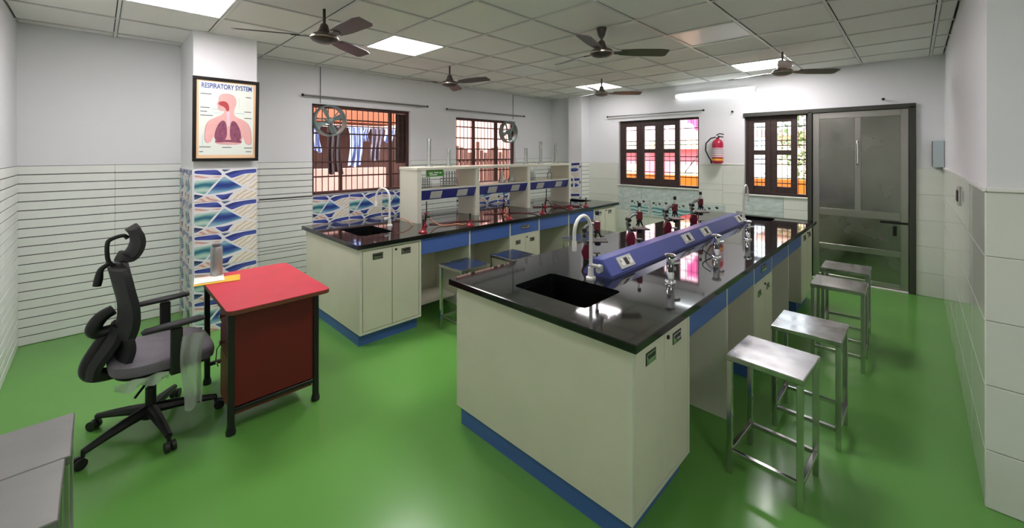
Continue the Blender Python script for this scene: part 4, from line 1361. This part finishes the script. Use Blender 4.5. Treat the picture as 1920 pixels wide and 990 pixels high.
for s_, x in ((-1, -3.565), (1, -2.995)):
    ap = MB().box(x - .016, x + .016, .285, .34, .40, .655, r=.006).build('arm_post', 'black', ch)
    MB().prism([(x - s_ * .012, .29, .385), (x - s_ * .17, .27, .385), (x - s_ * .17, .33, .385), (x - s_ * .012, .335, .385)], (0, 0, .02)).build('arm_bracket', 'black', ap)
    pad = MB()
    pad.tube([(x, .165, .662), (x, .18, .670), (x, .30, .677), (x, .42, .684), (x, .438, .678)], [.012, .019, .021, .019, .012], 10)
    o = pad.build('arm_pad', 'soft_black', ch)
    o.data.transform(Matrix.Translation((x - cx, 0, 0)) @ Matrix.Diagonal((1.9, 1, .8, 1)) @ Matrix.Translation((-(x - cx), 0, 0)))
    o.data.transform(Matrix.Translation((0, 0, .672 * .2)))
# torn plastic wrap over the near arm and seat edge
def sheet(pts_fn, nu, nv, m, name, label, th=.003):
    vs = []; fs = []
    for s_ in (0, 1):
        for j in range(nv):
            for i in range(nu):
                p = pts_fn(i / (nu - 1), j / (nv - 1)); vs.append((p[0] + s_ * th, p[1], p[2]))
    def ix(s_, j, i): return s_ * nu * nv + j * nu + i
    for s_ in (0, 1):
        for j in range(nv - 1):
            for i in range(nu - 1):
                fs.append([ix(s_, j, i), ix(s_, j, i + 1), ix(s_, j + 1, i + 1), ix(s_, j + 1, i)])
    return MB().add(vs, fs, 0, True).build(name, m, ch, label)
sheet(lambda u, v: (-2.985 + .012 * math.sin(u * 9 + v * 3) + .01 * v, .335 + u * (.11 - .03 * v) - .01 * math.sin(v * 5), .60 - v * .42 - .02 * math.sin(u * 6) * v), 10, 12, 'plastic_sheet', 'plastic_wrap', 'torn clear plastic wrap hanging from the armrest')
sheet(lambda u, v: (-3.02 + .012 * math.sin(u * 14 + v * 3), .06 + u * .22, .415 - v * (.03 + .03 * abs(math.sin(u * 7)))), 14, 5, 'plastic_sheet', 'plastic_wrap', 'torn clear plastic under the seat edge')

# ------------------------------------------------------------------ poster
pz0, pz1, py0, py1 = 1.575, 2.34, .585, 1.10
ps = thing('framed_poster', 'black framed respiratory system chart on the column', 'poster', (-4.59, (py0 + py1) / 2, pz0))
PX = -4.595
def pq(a, b, c, d, x0, x1): return B(x0, x1, a, b, c, d)
f_ = .028
for nm, q in (('frame_rail', (py0, py1, pz0, pz0 + f_)), ('frame_rail', (py0, py1, pz1 - f_, pz1)), ('frame_stile', (py0, py0 + f_, pz0 + f_, pz1 - f_)), ('frame_stile', (py1 - f_, py1, pz0 + f_, pz1 - f_))):
    B(PX - .012, PX + .012, q[0], q[1], q[2], q[3], r=.003).build(nm, 'poster_frame', ps)
ia, ib, ja, jb = py0 + f_, py1 - f_, pz0 + f_, pz1 - f_
sheet_o = B(PX - .008, PX, ia, ib, ja, jb).build('print_border', 'poster_edge', ps)
paper = B(PX, PX + .0006, ia + .018, ib - .018, ja + .03, jb - .012).build('print_sheet', 'poster_bg', ps)
W_, H_ = ib - ia, jb - ja
def poly(name, m, pts, lay, parent=None):
    P = [(PX + .0006 + lay * .0004, ia + x * W_, jb - y * H_) for x, y in pts]
    mb = MB(); mb.add(P, [list(range(len(P)))])
    me = mb.mesh(name, m, wl(ps), recalc=False)
    for p in me.polygons:
        if p.normal.x < 0: p.flip()
    o = bpy.data.objects.new(name, me); COL.objects.link(o); o.parent = ps
    return o
def smooth(pts, it=2):
    for _ in range(it):
        Q = []
        for i in range(len(pts)):
            a, b_ = pts[i], pts[(i + 1) % len(pts)]
            Q += [(a[0] * .75 + b_[0] * .25, a[1] * .75 + b_[1] * .25), (a[0] * .25 + b_[0] * .75, a[1] * .25 + b_[1] * .75)]
        pts = Q
    return pts
body = [(.14, .80), (.14, .62), (.19, .52), (.32, .47), (.43, .43), (.46, .38), (.40, .39), (.345, .37), (.35, .32), (.325, .30), (.36, .26), (.36, .21), (.40, .17), (.50, .155), (.60, .17), (.65, .22), (.655, .29), (.62, .35), (.61, .42), (.66, .46), (.78, .49), (.88, .55), (.92, .66), (.93, .82), (.82, .82), (.78, .70), (.75, .75), (.75, .82), (.31, .82), (.31, .75), (.28, .70), (.24, .80)]
bx_ = [(.53 + (x - .53) * 1.03, .5 + (y - .5) * 1.012) for x, y in body]
poly('figure_outline', 'skin_edge', smooth(bx_), .5)
poly('figure_body', 'skin', smooth(body), 1)
poly('throat', 'throat', smooth([(.35, .27), (.45, .25), (.52, .28), (.54, .36), (.50, .40), (.46, .33), (.36, .31)]), 2)
poly('windpipe', 'windpipe', [(.49, .38), (.54, .38), (.55, .58), (.50, .58)], 2)
poly('lung', 'lung', smooth([(.46, .50), (.38, .52), (.30, .64), (.29, .76), (.40, .77), (.50, .75), (.50, .58)]), 2)
poly('lung', 'lung', smooth([(.58, .50), (.66, .52), (.74, .64), (.75, .76), (.64, .77), (.55, .75), (.55, .58)]), 2)
poly('diaphragm', 'lung', smooth([(.30, .77), (.40, .745), (.52, .765), (.64, .745), (.76, .77), (.75, .80), (.52, .785), (.31, .80)]), 3)
for k, (x, y, l) in enumerate(((.06, .175, .18), (.06, .35, .15), (.06, .40, .11), (.06, .45, .20), (.82, .185, .10), (.80, .38, .12), (.80, .465, .13), (.05, .855, .18), (.42, .86, .16), (.80, .865, .15), (.05, .915, .06), (.83, .915, .10))):
    poly('caption_line', 'ink_grey', [(x, y - .0055), (x + l, y - .0055), (x + l, y + .0055), (x, y + .0055)], 2)
for x0, y0, x1, y1 in ((.25, .36, .42, .365), (.28, .41, .42, .413), (.63, .40, .80, .404), (.70, .20, .704, .34), (.10, .70, .106, .84), (.52, .79, .526, .85), (.93, .80, .936, .86)):
    poly('pointer_line', 'ink_teal', [(x0, y0), (x1, y0), (x1, y1 + .002), (x0, y1 + .002)], 1.5)
fc = bpy.data.curves.new('poster_title', 'FONT')
fc.body = 'RESPIRATORY SYSTEM'; fc.align_x = 'CENTER'; fc.size = .062; fc.offset = .0012; fc.extrude = .0003
fc.materials.append(M['ink_blue'])
fo = bpy.data.objects.new('poster_title', fc); COL.objects.link(fo); fo.parent = ps
fo.location = Vector((PX + .0014, (ia + ib) / 2, jb - .098 * H_)) - wl(ps)
fo.rotation_euler = (pi / 2, 0, pi / 2)
fo.scale = (.64, 1.0, 1)
bpy.context.view_layer.update()
tme = bpy.data.meshes.new_from_object(fo)
tob = bpy.data.objects.new('poster_lettering', tme); COL.objects.link(tob); tob.parent = ps
tob.location = fo.location; tob.rotation_euler = fo.rotation_euler; tob.scale = fo.scale
bpy.data.objects.remove(fo)
ps.rotation_euler = (0, math.radians(3.0), 0)
ps.location.x += .006

# ------------------------------------------------------------------ ceiling fans
def fan_proto(canopy, m, label_='x'):
    t = thing('ceiling_fan', 'x', 'ceiling fan')
    MB().cyl((0, 0, .05), (0, 0, .225), .011, n=10).build('down_rod', m, t)
    MB().lathe([(.018, .112), (.028, .10), (.036, .07), (.05, .045), (.055, .032)], n=20).build('lower_cup', m, t)
    bd = MB().lathe([(.05, .034), (.085, .028), (.10, .012), (.10, -.006), (.085, -.022), (.05, -.036), (.0001, -.042)], n=28).build('motor', m, t)
    MB().lathe([(.1005, .006), (.1045, .003), (.1045, -.003), (.1005, -.006)], n=28).build('trim_ring', 'fan_trim', bd)
    if canopy:
        MB().lathe([(.018, .135), (.03, .16), (.045, .215), (.045, .222)], n=16).build('canopy', m, t)
    for k in range(3):
        a = 2 * pi * k / 3
        ca, sa = math.cos(a), math.sin(a)
        def T(x, y, z): return (x * ca - y * sa, x * sa + y * ca, z)
        bl = MB()
        out = [(.17, -.045), (.30, -.060), (.52, -.066), (.595, -.052), (.60, .045), (.575, .062), (.30, .062), (.17, .048)]
        tw_ = -.24
        up_ = [T(x, y, .012 + y * tw_ + .003) for x, y in out]; dn = [T(x, y, .012 + y * tw_ - .003) for x, y in out]
        n = len(out)
        bl.add(up_ + dn, [list(range(n)), list(range(n, 2 * n))[::-1]] + [[i, n + i, n + (i + 1) % n, (i + 1) % n] for i in range(n)])
        bo = bl.build('blade', m, t)
        ar = [(.085, -.018), (.20, -.030), (.23, 0), (.20, .030), (.085, .018)]
        br = MB()
        u2_ = [T(x, y, .012 + y * tw_ - .0035) for x, y in ar]; d2_ = [T(x, y, .012 + y * tw_ - .009) for x, y in ar]
        n = len(ar)
        br.add(u2_ + d2_, [list(range(n)), list(range(n, 2 * n))[::-1]] + [[i, n + i, n + (i + 1) % n, (i + 1) % n] for i in range(n)])
        br.build('blade_bracket', m, bo)
    return t
FNG = 'three-blade ceiling fans'
fa = fan_proto(False, 'fan'); fb = fan_proto(True, 'fan'); fg = fan_proto(False, 'fan_grey')
FZ = 2.535
place(fa, True, (-3.242, 1.223, FZ), math.radians(5), 'dark brown ceiling fan between the poster column and the lit panel', FNG)
place(fb, True, (-1.976, 3.134, FZ), math.radians(48), 'dark brown ceiling fan with a cup-shaped canopy over the centre bench', FNG)
place(fa, False, (-4.189, 3.121, FZ - .01), math.radians(12), 'small dark ceiling fan hanging above the left bench between the windows', FNG)
place(fg, True, (-3.327, 5.276, FZ), math.radians(46), 'grey ceiling fan in front of the far lit panel by the corner column', FNG)
place(fg, False, (-1.034, 5.275, FZ), math.radians(44), 'grey ceiling fan nearest the steel door', FNG)

# ------------------------------------------------------------------ exhaust fans in the left windows
def exhaust_proto():
    t = thing('exhaust_fan', 'x', 'exhaust fan')   # axis along local x
    r = .185
    ring = MB()
    prof = [(r, -.05), (r + .018, -.05), (r + .018, .05), (r + .008, .056), (r, .05), (r, -.05)]
    ring.lathe(prof, n=32, axis='x', cap=False).build('ring', 'green_grey', t)
    MB().lathe([(.0001, .05), (.035, .048), (.045, .03), (.045, -.03), (.0001, -.034)], n=18, axis='x').build('motor', 'green_grey', t)
    MB().lathe([(.0001, .058), (.018, .056), (.02, .05)], n=14, axis='x').build('motor_cap', 'steel_dull', t)
    for k in range(4):
        a = 2 * pi * k / 4 + .4
        pts = []
        for rr_, w in ((.042, .022), (.10, .034), (.16, .040), (.17, .03)):
            pts.append((rr_, w))
        up_ = [(rr_, w) for rr_, w in pts] + [(rr_, -w) for rr_, w in pts[::-1]]
        V = []
        for s_ in (-.002, .002):
            for rr_, w in up_:
                V.append((s_ - .01 + w * .35, rr_ * math.cos(a) - w * math.sin(a) * .9, rr_ * math.sin(a) + w * math.cos(a) * .9))
        n = len(up_)
        MB().add(V, [list(range(n)), list(range(n, 2 * n))[::-1]] + [[i, n + i, n + (i + 1) % n, (i + 1) % n] for i in range(n)]).build('blade', 'green_grey', t)
    for k in range(3):
        a = 2 * pi * k / 3 + .9
        MB().tube([(.035, .04 * math.cos(a), .04 * math.sin(a)), (.042, .19 * math.cos(a), .19 * math.sin(a))], .007, 8).build('support_arm', 'green_grey', t)
    return t
ef = exhaust_proto()
place(ef, True, (XL + .012, 2.115, 2.07), 0, 'grey-green exhaust fan in the upper left corner of the laundry window', 'round exhaust fans in the left windows')
place(ef, False, (XL + .012, 5.40, 2.045), 0, 'grey-green exhaust fan in the upper right corner of the window behind the rack', 'round exhaust fans in the left windows')

# ------------------------------------------------------------------ curtain rods, wires, hooks
def rod(label, p0, p1, out, fin=.018):
    t = thing('curtain_rod', label, 'curtain rod', p0, 'curtain rods over the windows')
    MB().cyl(p0, p1, .011, n=10).build('rod', 'steel_dull', t)
    a, b = Vector(p0), Vector(p1)
    for q in (0, 1):
        e = (a, b)[q]
        MB().ball(e, fin, fin, fin, 10).build('finial', 'dark_metal', t)
    for q in (.08, .92):
        p = a.lerp(b, q)
        MB().cyl(p, p - Vector(out), .007, n=8).build('bracket', 'steel_dull', t)
    return t
rod('steel curtain rod above the laundry window', (XL + .06, 1.77, 2.37), (XL + .06, 3.58, 2.37), (.06, 0, 0))
rod('steel curtain rod above the window behind the rack', (XL + .06, 3.95, 2.36), (XL + .06, 5.78, 2.36), (.06, 0, 0))
rod('steel curtain rod above the wide dark wood window', (-4.06, YB - .06, 2.32), (-2.35, YB - .06, 2.32), (0, -.06, 0))
for x, z, lb in ((-1.94, 2.27, 'small wall hook above the window by the door'), (-.27, 2.30, 'small wall hook above the steel door')):
    t = thing('wall_hook', lb, 'hook', (x, YB, z), 'rod hooks left on the door wall')
    MB().cyl((x, YB - .05, z), (x, YB, z), .007, n=8).build('pin', 'steel_dull', t)
    MB().ball((x, YB - .055, z), .016, n=10).build('knob', 'dark_metal', t)
for y, z0_, lb in ((2.00, 2.39, 'thin grey cable running up the wall above the laundry window'), (5.53, 2.39, 'thin grey cable running up the wall above the rack window')):
    tag(MB().cyl((XL + .006, y, z0_ - .1), (XL + .006, y, CZ), .005, n=6).build('wall_cable', 'ink_grey'), lb, 'cable')

# ------------------------------------------------------------------ fire extinguisher
fe = thing('fire_extinguisher', 'red fire extinguisher with black hose hung on the door wall', 'fire extinguisher', (-2.13, YB - .09, 1.48))
ex, ey, ez = -2.13, YB - .095, 1.49
MB().lathe([(.055, ez), (.075, ez + .01), (.078, ez + .03), (.078, ez + .30), (.07, ez + .335), (.045, ez + .36), (.025, ez + .37), (.022, ez + .385)], (ex, ey, 0), 24).build('cylinder', 'ext_red', fe)
MB().lathe([(.0786, ez + .10), (.0786, ez + .24)], (ex, ey, 0), 24).build('label_band', 'label_white', fe, recalc=False)
for z, m in ((.125, 'ext_red'), (.155, 'ink_grey'), (.18, 'ink_grey'), (.205, 'ink_grey'), (.225, 'ext_red')):
    MB().lathe([(.0790, ez + z - .005), (.0790, ez + z + .004)], (ex, ey, 0), 24).build('print_line', m, fe, recalc=False)
MB().lathe([(.0788, ez + .045), (.0788, ez + .075)], (ex, ey, 0), 24).build('base_band', 'yellow', fe, recalc=False)
v = MB().lathe([(.02, ez + .38), (.024, ez + .39), (.024, ez + .42), (.012, ez + .425)], (ex, ey, 0), 14).build('valve', 'black', fe)
MB().tube([(ex - .02, ey, ez + .43), (ex + .03, ey - .01, ez + .455), (ex + .09, ey - .02, ez + .44)], .008, 8).build('lever', 'black', v)
MB().tube([(ex - .01, ey, ez + .415), (ex + .05, ey - .02, ez + .405), (ex + .085, ey - .02, ez + .40)], .008, 8).build('handle', 'black', v)
MB().cyl((ex, ey - .02, ez + .41), (ex, ey - .04, ez + .41), .016, n=12).build('gauge', 'chrome', v)
MB().tube([(ex - .02, ey, ez + .405), (ex - .10, ey, ez + .385), (ex - .17, ey, ez + .31), (ex - .175, ey, ez + .20), (ex - .13, ey, ez + .10), (ex - .09, ey - .01, ez + .04), (ex - .085, ey - .01, ez + .0)], [.009, .010, .010, .010, .010, .012, .015], 10).build('hose', 'black', fe)
B(ex - .03, ex + .03, YB - .02, YB, ez + .26, ez + .36).build('wall_bracket', 'dark_metal', fe)

# ------------------------------------------------------------------ box and switch
t = thing('junction_box', 'pale blue-grey box on the back wall in the right corner', 'electrical box', (.19, YB - .05, 1.49))
B(.145, .235, YB - .10, YB, 1.49, 1.79, r=.004).build('body', 'wall_box', t)
B(.140, .145, YB - .09, YB, 1.495, 1.785).build('lid_edge', 'dark_frame', t)
t = thing('switch_plate', 'small grey switch plate on the glossy right wall', 'switch', (XR - .02, 4.4, 1.33))
B(XR - .016, XR - .006, 4.31, 4.49, 1.27, 1.41, r=.003).build('plate', 'socket', t)
B(XR - .022, XR - .016, 4.34, 4.46, 1.30, 1.38, r=.002).build('rocker', 'slot', t)
